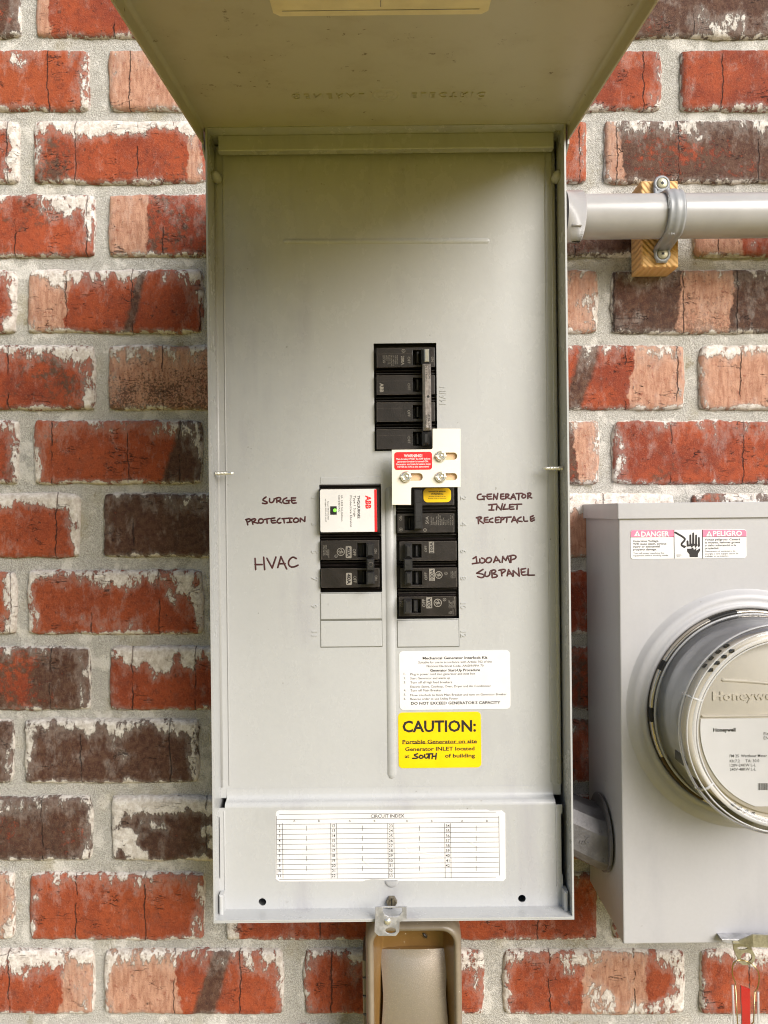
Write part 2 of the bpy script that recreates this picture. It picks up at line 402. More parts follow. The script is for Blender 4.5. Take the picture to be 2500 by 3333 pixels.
    def build(s, name, mat, parent=None, label=None, kind=None):
        me = bpy.data.meshes.new(name)
        b = Vector((0, 0, 0))
        q = parent
        if q is not None: b = BASE[q.name]
        me.from_pydata([(v[0] - b.x, v[1] - b.y, v[2] - b.z) for v in s.v], [], s.f)
        bm = bmesh.new(); bm.from_mesh(me)
        for f, q in zip(bm.faces, s.sm): f.smooth = q
        bmesh.ops.recalc_face_normals(bm, faces=bm.faces); bm.to_mesh(me); bm.free()
        me.materials.append(M[mat] if isinstance(mat, str) else mat)
        o = bpy.data.objects.new(name, me); COL.objects.link(o)
        if parent is not None: o.parent = parent
        BASE[o.name] = b
        if label: o['label'] = label
        if kind: o['kind'] = kind
        return o

_GC = {}
def glyphs(body, bold, depth, shear=0.0):
    key = (body, bold, depth, shear)
    if key not in _GC:
        cu = bpy.data.curves.new('tmp', 'FONT'); cu.body = body; cu.size = 1.0; cu.resolution_u = 2
        cu.offset = bold; cu.extrude = 0; cu.shear = shear; cu.fill_mode = 'FRONT'
        if depth: cu.extrude = 0.02
        o = bpy.data.objects.new('tmp', cu); me = bpy.data.meshes.new_from_object(o)
        vs = [(q.co.x, q.co.y, (depth if q.co.z > 0 else 0.0) if depth else 0.0) for q in me.vertices]
        _GC[key] = (vs, [tuple(f.vertices) for f in me.polygons])
        bpy.data.objects.remove(o); bpy.data.curves.remove(cu); bpy.data.meshes.remove(me)
    return _GC[key]

def rr(cx, cz, w2, h2, r, n=5):
    """rounded rectangle outline"""
    r = min(r, w2 / 2, h2 / 2); out = []
    for sx, sz, a0 in ((1, 1, 0), (-1, 1, 90), (-1, -1, 180), (1, -1, 270)):
        for i in range(n + 1):
            a = R(a0 + 90 * i / n); out.append((cx + sx * (w2 / 2 - r) + r * math.cos(a), cz + sz * (h2 / 2 - r) + r * math.sin(a)))
    return out
def rpx(x0, y0, x1, y1, d, rad=0, th=None):
    c = L((x0 + x1) / 2, (y0 + y1) / 2, d, th); k = ppm(d)
    if rad: return rr(c.x, c.z, (x1 - x0) * k, (y1 - y0) * k, rad * k)
    hx, hz = (x1 - x0) / 2 * k, (y1 - y0) / 2 * k
    return [(c.x + hx, c.z + hz), (c.x - hx, c.z + hz), (c.x - hx, c.z - hz), (c.x + hx, c.z - hz)]
def polypx(pts, d, th=None):
    return [(q.x, q.z) for q in (L(x, y, d, th) for x, y in pts)]
def circ(cx, cz, r, n=24):
    return [(cx + r * math.cos(2 * math.pi * i / n), cz + r * math.sin(2 * math.pi * i / n)) for i in range(n)]
def zz(pts, ox, oy, k): return [(ox + x * k, oy + y * k) for x, y in pts]

# ================================================================== the setting: ground and brick wall
GZ = -1.35
me = bpy.data.meshes.new('ground')
me.from_pydata([(-150, -150, GZ), (150, -150, GZ), (150, 150, GZ), (-150, 150, GZ)], [], [(0, 1, 2, 3)])
me.materials.append(M['lawn']); o = bpy.data.objects.new('ground', me); COL.objects.link(o); o['kind'] = 'structure'

wall = thing('brick_wall', 'red tumbled brick wall with pale sandy mortar and white lime smears', 'wall', (0, 0, GZ), 0.0)
DS = 1.5069; KW = D / F
def X(dx): return (dx * DS - CX) * KW
def Z(dy): return (CY - dy * DS) * KW

def set_attrs(me, data):
    """data: per-vertex (u, v, A, B, C)"""
    uvl = me.attributes.new('UVMap', 'FLOAT_VECTOR', 'POINT')
    uvl.data.foreach_set('vector', [c for q in data for c in (q[0], q[1], 0.0)])
    for k, nm in ((2, 'brickA'), (3, 'brickB'), (4, 'brickC')):
        at = me.attributes.new(nm, 'FLOAT_COLOR', 'POINT')
        at.data.foreach_set('color', [c for q in data for c in q[k]])

def brick_geo(x0, x1, z0, z1, seed, A, B, C, fine=True):
    """one tumbled brick: uneven outline, worn arrises, slightly dished face"""
    wx, hz = x1 - x0, z1 - z0
    def cuts(n, ln):
        e = [0.0, 0.0012 / ln, 0.003 / ln, 0.0065 / ln]
        return e + [e[-1] + (1 - 2 * e[-1]) * i / n for i in range(1, n)] + [1 - q for q in e[::-1]]
    nx, nz = (max(8, int(wx / 0.006)), 12) if fine else (3, 2)
    us, vs_ = (cuts(nx, wx), cuts(nz, hz)) if fine else ([0, 0.03, 0.5, 0.97, 1], [0, 0.06, 0.94, 1])
    so_ = Vector((seed * 13.1, seed * 7.7, seed * 3.3)); V, Fc, dat = [], [], []
    lean = (mnoise.noise(so_) * 0.0015, mnoise.noise(so_ + Vector((5, 0, 0))) * 0.0015)
    for t in vs_:
        for s_ in us:
            x, z = x0 + s_ * wx, z0 + t * hz
            ex, ez = min(s_, 1 - s_) * wx, min(t, 1 - t) * hz
            if fine:
                q = Vector((x, z, 0)) + so_
                wl = math.exp(-ex / 0.010) ; wt = math.exp(-ez / 0.010)
                nxx = mnoise.noise(q * 55) * 0.0016 + mnoise.noise(q * 160) * 0.0011 + mnoise.noise(q * 420) * 0.0005
                nzz = mnoise.noise(q * 45 + Vector((9, 3, 1))) * 0.0014 + mnoise.noise(q * 170 + Vector((2, 8, 1))) * 0.0010 + mnoise.noise(q * 420) * 0.0004
                cr = math.exp(-(ex + ez) / 0.006) * 0.0022
                x += wl * (nxx + (cr if s_ < .5 else -cr)); z += wt * (nzz + (cr if t < .5 else -cr))
                rel = mnoise.noise(q * 30) * 0.0007 + mnoise.noise(q * 110) * 0.0004 + lean[0] * (s_ - .5) + lean[1] * (t - .5)
            else: rel = 0
            e = min(ex, ez); r = 0.0042
            rec = 0.0038 * (1 - min(1, e / r)) ** 2
            V.append((x, rec - rel, z)); dat.append((s_, t, A, B, C))
    m = len(us); n = len(vs_)
    for j in range(n - 1):
        for i in range(m - 1): Fc.append((j * m + i, j * m + i + 1, (j + 1) * m + i + 1, (j + 1) * m + i))
    loop = [i for i in range(m)] + [j * m + m - 1 for j in range(1, n)] + [(n - 1) * m + i for i in range(m - 2, -1, -1)] + [j * m for j in range(n - 2, 0, -1)]
    k = len(V)
    for i in loop: V.append((V[i][0], 0.03, V[i][2])); dat.append(dat[i])
    for i in range(len(loop)):
        j = (i + 1) % len(loop); Fc.append((loop[j], loop[i], k + i, k + j))
    return V, Fc, dat

# rows in the photo: top, bottom (1659-wide preview pixels); each brick: left, right, then its look
ROWS = [(-60, 78), (104, 236), (257, 394), (417, 553), (581, 719), (744, 885), (907, 1046), (1065, 1205), (1232, 1372), (1397, 1536), (1555, 1695), (1722, 1862), (1888, 2034), (2054, 2195)]
# dark, white_top, pink0, pink1, hue, white_side, speckle, band0, band1, patch
def K(dark=0.15, wt=0.5, p0=2, p1=2, hue=0.2, ws=0.35, spk=0.0, b0=2, b1=2, pa=0.0):
    return (dark, wt, p0, p1, hue, ws, spk, b0, b1, pa)
BR = {
 0: [(-340, 42, K(.95, .3)), (75, 470, K(.15, .25, -1, .09, .1, .3)), (505, 900, K(.3)), (935, 1310, K(.3)), (1345, 1740, K(.78, .35, pa=.45))],
 1: [(-195, 191, K(.12, .55, hue=.75, ws=.6)), (232, 625, K(.1, .35, -1, 2)), (660, 1000, K()), (1035, 1433, K(.1, .35, ws=.55)), (1472, 1880, K(.05, .2, hue=.1, ws=.1))],
 2: [(-345, 38, K(.25, .6, ws=.9)), (70, 447, K(.45, .95, .88, .97, .2, .55)), (480, 870, K(.3)), (900, 1270, K(.1, .3, hue=.9, ws=.4)), (1306, 1715, K(.82, .6, -1, .10, .1, .4))],
 3: [(-200, 203, K(.35, .7, ws=.5)), (232, 640, K(.55, .3, -1, .22, .1, .3, pa=.2)), (672, 1040, K()), (1075, 1469, K(.9, .3)), (1500, 1900, K(.3, .4, -1, .26, .1, .4, pa=.4))],
 4: [(-345, 33, K(.2, .7, hue=.1, ws=1.0, pa=.3)), (57, 437, K(.12, .82, -1, .24, .3, .6, b0=.58, b1=.66)), (470, 860, K()), (890, 1294, K(.15, .5, -1, 2, .5, .7, pa=.25)), (1323, 1740, K(.95, .5, .34, .62, .0, .3, .6, pa=.3))],
 5: [(-200, 203, K(.55, .75, ws=.7)), (232, 640, K(.1, .72, -1, 2, .2, .4, 1.0)), (672, 1050, K()), (1083, 1481, K(.08, .6, .70, 2, .15, .5, b0=.37, b1=.50)), (1513, 1900, K(.1, .85, -1, 2, .2, .6, pa=.4))],
 6: [(-340, 38, K(.55, .7, ws=.9)), (70, 436, K(.18, .55, hue=.55, ws=.65, b0=.80, b1=2)), (470, 860, K()), (890, 1297, K(.8, .5, .86, 2, .1, .6)), (1326, 1735, K(.38, .45, hue=.1, ws=.5))],
 7: [(-215, 170, K(.15, .98, ws=1.0, hue=.3, pa=.2)), (222, 620, K(.95, .55, hue=.1, ws=.3)), (655, 1030, K()), (1065, 1460, K(.3, .95, .3, 2, ws=.5, pa=.6)), (1495, 1900, K(.7, .6, pa=.4))],
 8: [(-345, 33, K(.1, .6, hue=.9, ws=.9)), (57, 437, K(.1, .75, hue=.5, ws=.7, pa=.35)), (470, 860, K()), (890, 1290, K(.4, .3, hue=.1)), (1320, 1730, K(.4))],
 9: [(-215, 193, K(.8, .6, ws=.5, hue=.3)), (234, 635, K(.1, .92, hue=.35, ws=.4)), (670, 1050, K()), (1085, 1475, K(.5, .3)), (1510, 1900, K(.4))],
 10: [(-345, 27, K(.95, .4, ws=.6)), (50, 428, K(.97, .82, hue=.1, ws=.7, pa=.55)), (470, 860, K()), (890, 1285, K(.5, .5, pa=.3)), (1320, 1720, K(.4))],
 11: [(-200, 197, K(.97, .55, ws=.6, spk=.5, pa=.25)), (238, 635, K(.97, .95, ws=.7, spk=.5, pa=.9)), (670, 1050, K()), (1083, 1470, K(.3, .3)), (1505, 1900, K(.4))],
 12: [(-345, 30, K(.6, .4, .80, 2, ws=.8)), (61, 441, K(.08, .5, hue=.6, ws=.55)), (486, 880, K(.3, .5, hue=.3, ws=.9, pa=.3)), (912, 1292, K(.32, .4, hue=.3, ws=.5, pa=.2)), (1325, 1730, K(.3))],
 13: [(-190, 202, K(.12, .85, .82, 2, .45, .5)), (223, 612, K(.1, .65, -1, .42, .35, .8, b0=.54, b1=.68)), (655, 1048, K(.2, .7, hue=.3, ws=.55)), (1088, 1482, K(.1, .55, .43, .79, .35, .85, pa=.65)), (1515, 1920, K(.1, .6, hue=.3, ws=.5))],
}
FR = (X(-40), X(1700), Z(2230), Z(-20))
rest_V, rest_F, rest_D = [], [], []
def add_rest(x0, x1, z0, z1, sd, k, fine=False):
    V, Fc, dat = brick_geo(x0, x1, z0, z1, sd, (k[0], k[1], k[2], k[3]), (k[4], k[5], sd * .731 % 1, k[6]), (k[7], k[8], k[9], 0), fine)
    n = len(rest_V); rest_V.extend(V); rest_F.extend(tuple(i + n for i in f) for f in Fc); rest_D.extend(dat)
def rnd_look():
    q = random.random()
    if q < .5: return K(random.uniform(.05, .4), random.uniform(.3, .9), hue=random.uniform(0, .8), ws=random.uniform(.3, .9))
    if q < .7: return K(.92, random.uniform(.3, .8), ws=.5, pa=random.uniform(0, .5))
    if q < .85: return K(.1, .6, -1, random.uniform(.2, .5), .3, .5)
    return K(.1, .5, -1, 2, .3, .5, random.choice((0, 0, 1.0)))
seed = 0
def link_brick(V, Fc, dat):
    b = BASE[wall.name]
    me = bpy.data.meshes.new('brick'); me.from_pydata([(x, y, z - b.z) for x, y, z in V], [], Fc)
    set_attrs(me, dat); me.polygons.foreach_set('use_smooth', [True] * len(me.polygons)); me.materials.append(M['brick'])
    o = bpy.data.objects.new('brick', me); COL.objects.link(o); o.parent = wall
for r, (t, bt) in enumerate(ROWS):
    for (l, rt, k) in BR[r]:
        seed += 1
        dz = 0.0006 * mnoise.noise(Vector((seed * 3.7, 0, 0)))
        # the part of the frame that the cabinet hides
        hidden = l > 455 and rt < 1235 and t > 60 and bt < 1990
        args = (X(l), X(rt), Z(bt) + dz, Z(t) + dz)
        if hidden: add_rest(*args, seed, k); continue
        V, Fc, dat = brick_geo(*args, seed, (k[0], k[1], k[2], k[3]), (k[4], k[5], seed * .731 % 1, k[6]), (k[7], k[8], k[9], 0))
        link_brick(V, Fc, dat)
# the wall goes on past the frame on every side
P_H, P_L = 163.6 * DS * KW, 412 * DS * KW; BH, JL = 138 * DS * KW, 33 * DS * KW
zt0 = Z(-60 + 138)      # bottom edge of row 0
for r in range(-14, 24):
    zb = Z(ROWS[r][1]) if 0 <= r < 14 else (Z(ROWS[13][1]) - (r - 13) * P_H if r >= 14 else Z(ROWS[0][1]) - r * P_H)
    ztop = Z(ROWS[r][0]) if 0 <= r < 14 else zb + BH
    if zb < GZ + 0.01: continue
    if 0 <= r < 14: spans = [(-2.3, X(BR[r][0][0]) - JL), (X(BR[r][-1][1]) + JL, 2.3)]
    else: spans = [(-2.3 + (0 if r % 2 else P_L * .42), 2.3)]
    for si, (a, b_) in enumerate(spans):
        if si == 0 and len(spans) == 2:
            x = b_
            while x > a + 0.05:
                seed += 1; add_rest(x - P_L + JL, x, zb, ztop, seed, rnd_look()); x -= P_L
        else:
            x = a
            while x < b_ - 0.05:
                seed += 1; add_rest(x, x + P_L - JL, zb, ztop, seed, rnd_look(), 0 <= 0 and x < 0.95 and x > -0.95 and -2 <= r <= 15); x += P_L
b = BASE[wall.name]
me = bpy.data.meshes.new('brick_field'); me.from_pydata([(x, y, z - b.z) for x, y, z in rest_V], [], rest_F); set_attrs(me, rest_D)
me.polygons.foreach_set('use_smooth', [True] * len(me.polygons)); me.materials.append(M['brick'])
o = bpy.data.objects.new('brick_field', me); COL.objects.link(o); o.parent = wall; o['kind'] = 'stuff'
# mortar: one uneven sheet set a few millimetres behind the brick faces
def mortar_sheet():
    V, Fc = [], []
    xs = [-2.3, -1.2, -0.8] + [-0.62 + 0.0045 * i for i in range(276)] + [0.8, 1.2, 2.3]
    zs = [GZ, -1.0, -0.75] + [-0.66 + 0.0045 * i for i in range(294)] + [0.8, 1.2, 1.9]
    for z in zs:
        for x in xs:
            q = Vector((x, z, 0)); n = mnoise.noise(q * 18) * 0.0018 + mnoise.noise(q * 95) * 0.0011 + mnoise.noise(q * 260) * 0.0005
            V.append((x, 0.0055 - n, z - b.z))
    m = len(xs)
    for j in range(len(zs) - 1):
        for i in range(m - 1): Fc.append((j * m + i, j * m + i + 1, (j + 1) * m + i + 1, (j + 1) * m + i))
    me = bpy.data.meshes.new('mortar'); me.from_pydata(V, [], Fc); me.polygons.foreach_set('use_smooth', [True] * len(Fc))
    me.materials.append(M['mortar']); o = bpy.data.objects.new('mortar', me); COL.objects.link(o); o.parent = wall
mortar_sheet()
bk = MB().box(-2.3, 2.3, -0.24, -0.035, GZ, 1.9).build('wall_core', 'mortar', wall)

# ================================================================== breaker panel
DR, DF, DL = 0.130, 0.102, 0.112        # depths: rim, dead front, lower cover
zR = D - DR
def U(u, v, d): z = D - d; return (u * z / F, v * z / F)
RX0, RX1 = -569 * zR / F, 605 * zR / F; RZ0, RZ1 = -1333 * zR / F, 1262 * zR / F
panel = thing('breaker_panel', 'tall grey outdoor breaker panel with its cover swung up', 'breaker panel', ((RX0 + RX1) / 2, 0, RZ0))
TK = 0.0016
mb = MB().curve([[(RX1, RZ1), (RX0, RZ1), (RX0, RZ0), (RX1, RZ0)], [(RX1 - TK, RZ1 - TK), (RX0 + TK, RZ1 - TK), (RX0 + TK, RZ0 + TK), (RX1 - TK, RZ0 + TK)]], 0.004, DR)
mb.box(RX0 + TK, RX1 - TK, 0.004, 0.008, RZ0 + TK, RZ1 - TK)
# bottom sill with rounded corners, and the small ears at its ends
mb.box(RX0 + TK, RX1 - TK, DL - 0.012, DR + 0.0006, RZ0 + TK, RZ0 + TK + 0.0012)
for sx in (-1, 1):
    x = RX0 + 0.003 if sx < 0 else RX1 - 0.003
    mb.box(min(x, x - sx * 0.0035), max(x, x - sx * 0.0035), DL - 0.002, DL + 0.010, RZ0 + 0.002, RZ0 + 0.020, 0.0012)
box = mb.build('cabinet', 'paint', panel)
# top hinge strip over the dead front
mb = MB().bpx(709, 434, 1803, 485, 0.108, 0.1165, 0.0008); mb.build('hinge_strip', 'paint', panel)
for px in (700, 1816):
    q = L(px, 570, 0.112); MB().lathe(q.x, q.z, [(0.0045, 0.104), (0.0042, 0.113), (0.002, 0.1155), (0.0, 0.116)], 12).build('weld_bead', 'paint', panel)

# dead front with its openings
c1 = L(706, 1560, DF); c2 = L(1814, 1560, DF)
DX0, DX1 = c1.x, c2.x; DZ1 = L(1250, 470, DF).z; DZ0 = L(1250, 2592, DF).z
op_main = rpx(1218, 1117, 1422, 1467, DF); op_left = rpx(1041, 1577, 1242, 1928, DF); op_right = rpx(1290, 1560, 1492, 2014, DF)
mb = MB().curve([[(DX1, DZ1), (DX0, DZ1), (DX0, DZ0), (DX1, DZ0)], op_main, op_left, op_right], DF - 0.0014, DF)
for x in (DX0 + 0.001, DX1 - 0.001):           # rolled edges
    mb.tube([(x, DF - 0.001, DZ0 + 0.01), (x, DF - 0.001, DZ1)], 0.0022, 8)
    xi = x + (0.0075 if x < 0 else -0.0075)
    mb.ink([(xi, DZ0 + 0.012), (xi, DZ1)], DF - 0.0001, 0.0014, 0.0009)
front = mb.build('dead_front', 'paint', panel)
mb = MB().ink([tuple(U(*q)) for q in ((L(930, 786, DF).x / ppm(DF), L(930, 786, DF).z / ppm(DF), DF), (L(1586, 784, DF).x / ppm(DF), L(1586, 784, DF).z / ppm(DF), DF))], DF - 0.0001, 0.0050, 0.0011)
mb.build('pressed_rib', 'paint', front); mb = MB()
q0, q1 = L(1272, 2060, DF), L(1276, 2520, DF)
mb.ink([(q0.x, L(1266, 1600, DF).z), (q1.x, q1.z)], DF - 0.0001, 0.0085, 0.0016)
mb.build('pressed_rib', 'paint', front)
# pressed numerals and lettering
for n, py in ((1, 1620), (3, 1706), (5, 1796), (7, 1884), (9, 1973), (11, 2062)):
    MB().text(str(n), 1024, py, DF, hpx=18, rot=-90, bold=0.0, depth=0.0006).build('pressed_number', 'paint', front)
for n, py in ((2, 1621), (4, 1706), (6, 1794), (8, 1882), (10, 1972), (12, 2064)):
    MB().text(str(n), 1509, py, DF, hpx=18, rot=-90, bold=0.0, depth=0.0006).build('pressed_number', 'paint', front)
MB().text('MAIN', 1441, 1287, DF, wpx=58, hpx=21, rot=90, bold=0.0, depth=0.0004).build('pressed_lettering', 'paint', front)
# blank fillers and the bent strip above the surge device
for nm, rect in (('filler_plate', (1043, 1931, 1243, 2016)), ('filler_plate', (1043, 2020, 1244, 2106)), ('filler_plate', (1293, 2018, 1494, 2106))):
    MB().bpx(*rect, DF - 0.0025, DF + 0.0005, 0.0007).build(nm, 'paint', front)
MB().bpx(1042, 1552, 1241, 1576, DF - 0.003, DF - 0.0 + 0.0004, 0.0004).build('twist_out_strip', 'paint', front)
for (x0, y0, x1, y1) in ((1042.2, 1930.4, 1244.2, 2107), (1292.2, 2017.2, 1495, 2107)):   # the dark slit around the fillers
    MB().bpx(x0, y0, x1, y1, DF - 0.0012, DF + 0.00012).build('filler_gap', 'gap', front)

# lower cover: stands forward of the dead front, with the round step between them
lx0, lx1 = L(712, 2800, DL).x, L(1832, 2800, DL).x
lz1 = L(1270, 2625, DL).z; lz0 = L(1270, 2961, DL).z
def holec(px, py): q = L(px, py, DL); return circ(q.x, q.z, 12.5 * ppm(DL))
mb = MB().curve([[(lx1, lz1), (lx0, lz1), (lx0, lz0 + 0.003), (lx0 + 0.003, lz0), (lx1 - 0.002, lz0), (lx1, lz0 + 0.002)], holec(854, 2936), holec(1699, 2925)], DL - 0.0014, DL)
prof = [(0.0, DL)] + [(0.0042 * math.sin(R(a)), DL - 0.0042 * (1 - math.cos(R(a)))) for a in (15, 30, 45, 60, 75, 90)] + [(0.0046, DF + 0.003), (0.0058, DF + 0.0012), (0.0085, DF + 0.0004), (0.014, DF + 0.0003)]
vs, fs = [], []
for h, d in prof: vs += [(lx0 + 0.006, -d, lz1 + h), (lx1 - 0.006, -d, lz1 + h)]
for i in range(len(prof) - 1): fs.append((2 * i, 2 * i + 1, 2 * i + 3, 2 * i + 2))
mb.mesh(vs, fs, True)
for sx, x in ((-1, lx0), (1, lx1)):            # bent side lips
    mb.box(min(x, x - sx * 0.0012) , max(x, x - sx * 0.0012), DL - 0.010, DL, lz0 + 0.03, lz1 - 0.008)
    mb.ink([(x - sx * 0.0055, lz0 + 0.02), (x - sx * 0.0055, lz1 - 0.003)], DL - 0.0001, 0.0014, 0.0007)
lower = mb.build('lower_cover', 'paint', panel)
q = L(1275, 2866, DL)
MB().lathe(q.x, q.z, [(0.0063, DL + 0.0001), (0.0056, DL + 0.0010), (0.004, DL + 0.0014), (0.0, DL + 0.0015)], 16, True, R(180), R(360)).build('pressed_knob', 'paint', lower)
# cover screw
q = L(1275, 2931, DL)
mb = MB().lathe(q.x, q.z, [(0.0050, DL), (0.0050, DL + 0.004), (0.0042, DL + 0.0052), (0.0, DL + 0.0054)], 6, False)
sc_ = mb.build('cover_screw', 'screwmetal', panel)
MB().box(q.x - 0.0005, q.x + 0.0005, DL + 0.0045, DL + 0.0056, q.z - 0.0042, q.z + 0.0042).build('slot', 'dark', sc_)
# locking hasp at the sill
DH = DR + 0.004
hk = ppm(DH)
def H(px, py): q = L(px, py, DH); return (q.x, q.z)
hasp_outline = zz([(300, 380), (720, 380), (722, 540), (690, 560), (625, 590), (620, 720), (575, 775), (340, 775), (285, 720)], 1150, 2860, 0.2411)
inner = zz([(400, 395), (660, 395), (660, 450), (620, 500), (560, 515), (480, 515), (425, 490), (402, 450)], 1150, 2860, 0.2411)
hole = zz([(505 + 72 * math.cos(R(a)), 703 + 42 * math.sin(R(a))) for a in range(0, 360, 20)], 1150, 2860, 0.2411)
mb = MB().curve([[H(*p_) for p_ in hasp_outline], [H(*p_) for p_ in inner], [H(*p_) for p_ in hole]], DH - 0.0016, DH, 0.0003)
hs = mb.build('locking_hasp', 'zinc', panel)
q = L(1262, 2999, DH); MB().lathe(q.x, q.z, [(0.0030, DH), (0.0026, DH + 0.0012), (0.001, DH + 0.0018), (0, DH + 0.0018)], 14).build('rivet', 'chrome', hs)

# self-drilling screws poking through the cabinet sides
def side_screw(px0, px1, py):
    dd = 0.116; a, b2 = L(px0, py, dd), L(px1, py, dd); pts, rad = [], []; n = 40; ln = b2.x - a.x
    for i in range(n + 1):
        t = i / n; pts.append((a.x + ln * t, dd, a.z))
        r = 0.0017 + (0.0006 if (i % 3 == 0) else 0.0) if t < 0.62 else 0.0016 * max(0.15, 1 - max(0, (t - 0.82) / 0.18) ** 1.5)
        rad.append(r)
    MB().tube(pts, rad, 10).build('side_screw', 'chrome', panel)
side_screw(702, 763, 1541); side_screw(1832, 1765, 1524)

# hinge springs and ears
mb = MB(); q = L(1823, 416, 0.118)
pts = [(q.x + 0.010 * i / 60 - 0.005, 0.118 + 0.0028 * math.cos(i * 0.62), q.z + 0.0028 * math.sin(i * 0.62)) for i in range(61)]
mb.tube(pts, 0.0006, 6).build('hinge_spring', 'brass', panel)
for sx, x in ((-1, RX0), (1, RX1)):
    mb = MB(); v = [(x + sx * 0.0035, 0.095, 0.345), (x + sx * 0.0035, 0.128, 0.338), (x + sx * 0.0035, 0.128, 0.322), (x + sx * 0.0035, 0.095, 0.306)]
    vs = [(a, -d, z) for a, d, z in v] + [(a - sx * 0.0015, -d, z) for a, d, z in v]
    mb.mesh(vs, [(0, 1, 2, 3), (7, 6, 5, 4), (0, 4, 5, 1), (1, 5, 6, 2), (2, 6, 7, 3), (3, 7, 4, 0)]); mb.build('hinge_ear', 'paint', panel)

# the cover, swung up over the camera
SL = R(6.4); H0 = Vector((0, -0.122, 0.3400)); oo = Vector((0, -math.cos(SL), -math.sin(SL))); nn = Vector((0, math.sin(SL), -math.cos(SL)))
W0, W1 = RX0 - 0.0040, RX1 + 0.0040; LEN = 0.708; FH = 0.0125; T2 = 0.0014
def dp(x, a, h): q = H0 + oo * a + nn * h; return (x, q.y, q.z)
def dbox(mb, x0, x1, a0, a1, h0, h1):
    vs = [dp(x, a, h) for h in (h0, h1) for (x, a) in ((x0, a0), (x1, a0), (x1, a1), (x0, a1))]
    mb.mesh(vs, [(0, 1, 2, 3), (7, 6, 5, 4), (0, 4, 5, 1), (1, 5, 6, 2), (2, 6, 7, 3), (3, 7, 4, 0)])
mb = MB(); dbox(mb, W0, W1, 0.0, LEN, -T2, 0.0)
# flanges with a small bend radius, plus a stiffening bead along each side
for x0, x1 in ((W0, W0 + T2), (W1 - T2, W1)): dbox(mb, x0, x1, 0.0, LEN, 0.0, FH)
dbox(mb, W0 + T2, W1 - T2, LEN - T2, LEN, 0.0, FH)
for sx, x in ((1, W0 + T2), (-1, W1 - T2)):
    vs, fs = [], []
    for a in (0.0, LEN - T2):
        for k in range(5):
            t = R(90 * k / 4); vs.append(dp(x + sx * 0.003 * (1 - math.sin(t)), a, 0.003 * (1 - math.cos(t)) + 0.0001))
    for k in range(4): fs.append((k, k + 1, 6 + k, 5 + k))
    mb.mesh(vs, fs, True)
door = mb.build('cover_door', 'door', panel, 'cover swung up, seen from below, grey with olive bounce light in its colour')
# pressed maker's name on the cover, seen from its back
def door_text(mb, body, xc, ac, wid, ht, depth, bold=0.0):
    vs, fs = glyphs(body, bold, depth); xs = [q[0] for q in vs]; xm = (min(xs) + max(xs)) / 2; k = wid / (max(xs) - min(xs))
    mb.mesh([dp(xc + (q[0] - xm) * k, ac - (q[1] - 0.35) * ht / 0.7, q[2]) for q in vs], fs)
XC = (RX0 + RX1) / 2
mb = MB(); A0 = 0.068
door_text(mb, 'G E N E R A L', XC - 0.046, A0, 0.058, 0.0085, 0.0009, 0.01)
door_text(mb, 'E L E C T R I C', XC + 0.050, A0, 0.058, 0.0085, 0.0009, 0.01)
def door_ring(mb, xc, ac, r, wd, h, n=36):
    vs, fs = [], []
    for i in range(n):
        a = 2 * math.pi * i / n
        for rr_, hh in ((r - wd, 0.0), (r - wd * .5, h), (r, 0.0)): vs.append(dp(xc + rr_ * math.cos(a), ac + rr_ * math.sin(a), hh))
    for i in range(n):
        j = (i + 1) % n; fs += [(3 * i, 3 * j, 3 * j + 1, 3 * i + 1), (3 * i + 1, 3 * j + 1, 3 * j + 2, 3 * i + 2)]
    mb.mesh(vs, fs, True)
door_ring(mb, XC, A0, 0.0115, 0.0022, 0.0009)
for sx in (-1, 1):
    door_ring(mb, XC + sx * 0.0040, A0 + 0.003, 0.0040, 0.0014, 0.0007, 18); door_ring(mb, XC + sx * 0.0030, A0 - 0.004, 0.0034, 0.0013, 0.0007, 18)
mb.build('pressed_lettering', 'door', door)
# instruction sheet glued inside the cover
mb = MB(); vs = []
lw = 0.0685; xs0 = XC - 0.0035
a_lo, a_hi = 0.186, 0.46
ol = [(xs0 - lw + .004, a_lo), (xs0 + lw - .004, a_lo), (xs0 + lw, a_lo + .004), (xs0 + lw, a_hi), (xs0 - lw, a_hi), (xs0 - lw, a_lo + .004)]
vs = [dp(x, a, 0.0004) for x, a in ol]; mb.mesh(vs, [tuple(range(6))])
sheet = mb.build('instruction_sheet', 'paper', door, 'cream instruction sheet glued inside the cover')
mb = MB()
for a in (a_lo + 0.006,):
    dbox(mb, xs0 - lw + .006, xs0 + lw - .006, a, a + 0.0006, 0.0005, 0.0006)
dbox(mb, xs0 - 0.0003, xs0 + 0.0003, a_lo + .01, a_lo + .2, 0.0005, 0.0006)
mb.build('ruled_line', 'print', sheet)

# ================================================================== stickers on the dead front
SK = 0.00035
def sticker(name, rect, rad, mat, parent, d, label, th=None):
    return MB().curve([rpx(*rect, d + SK, rad, th)], d, d + SK).build(name, mat, parent, label)
DT = DF + SK + 0.00012
st = sticker('procedure_sticker', (1300, 2118, 1661, 2309), 13, 'white', panel, DF, 'white sticker with generator start-up steps')
mb = MB(); gk, gx, gy = 0.2411, 1280, 2100
def tz(mb, body, x0, x1, yc, h, d, ox=gx, oy=gy, k=gk, bold=0.0, **kw):
    mb.text(body, ox + (x0 + x1) / 2 * k, oy + yc * k, d, wpx=(x1 - x0) * k, hpx=h * k, bold=bold, **kw)
tz(mb, 'Mechanical Generator Interlock Kit', 398, 1272, 170, 34, DT, bold=0.022)
tz(mb, 'Suitable for use in accordance with Article 702 of the', 340, 1330, 226, 30, DT)
tz(mb, 'National Electrical Code, ANSI/NFPA 70', 452, 1220, 278, 30, DT)
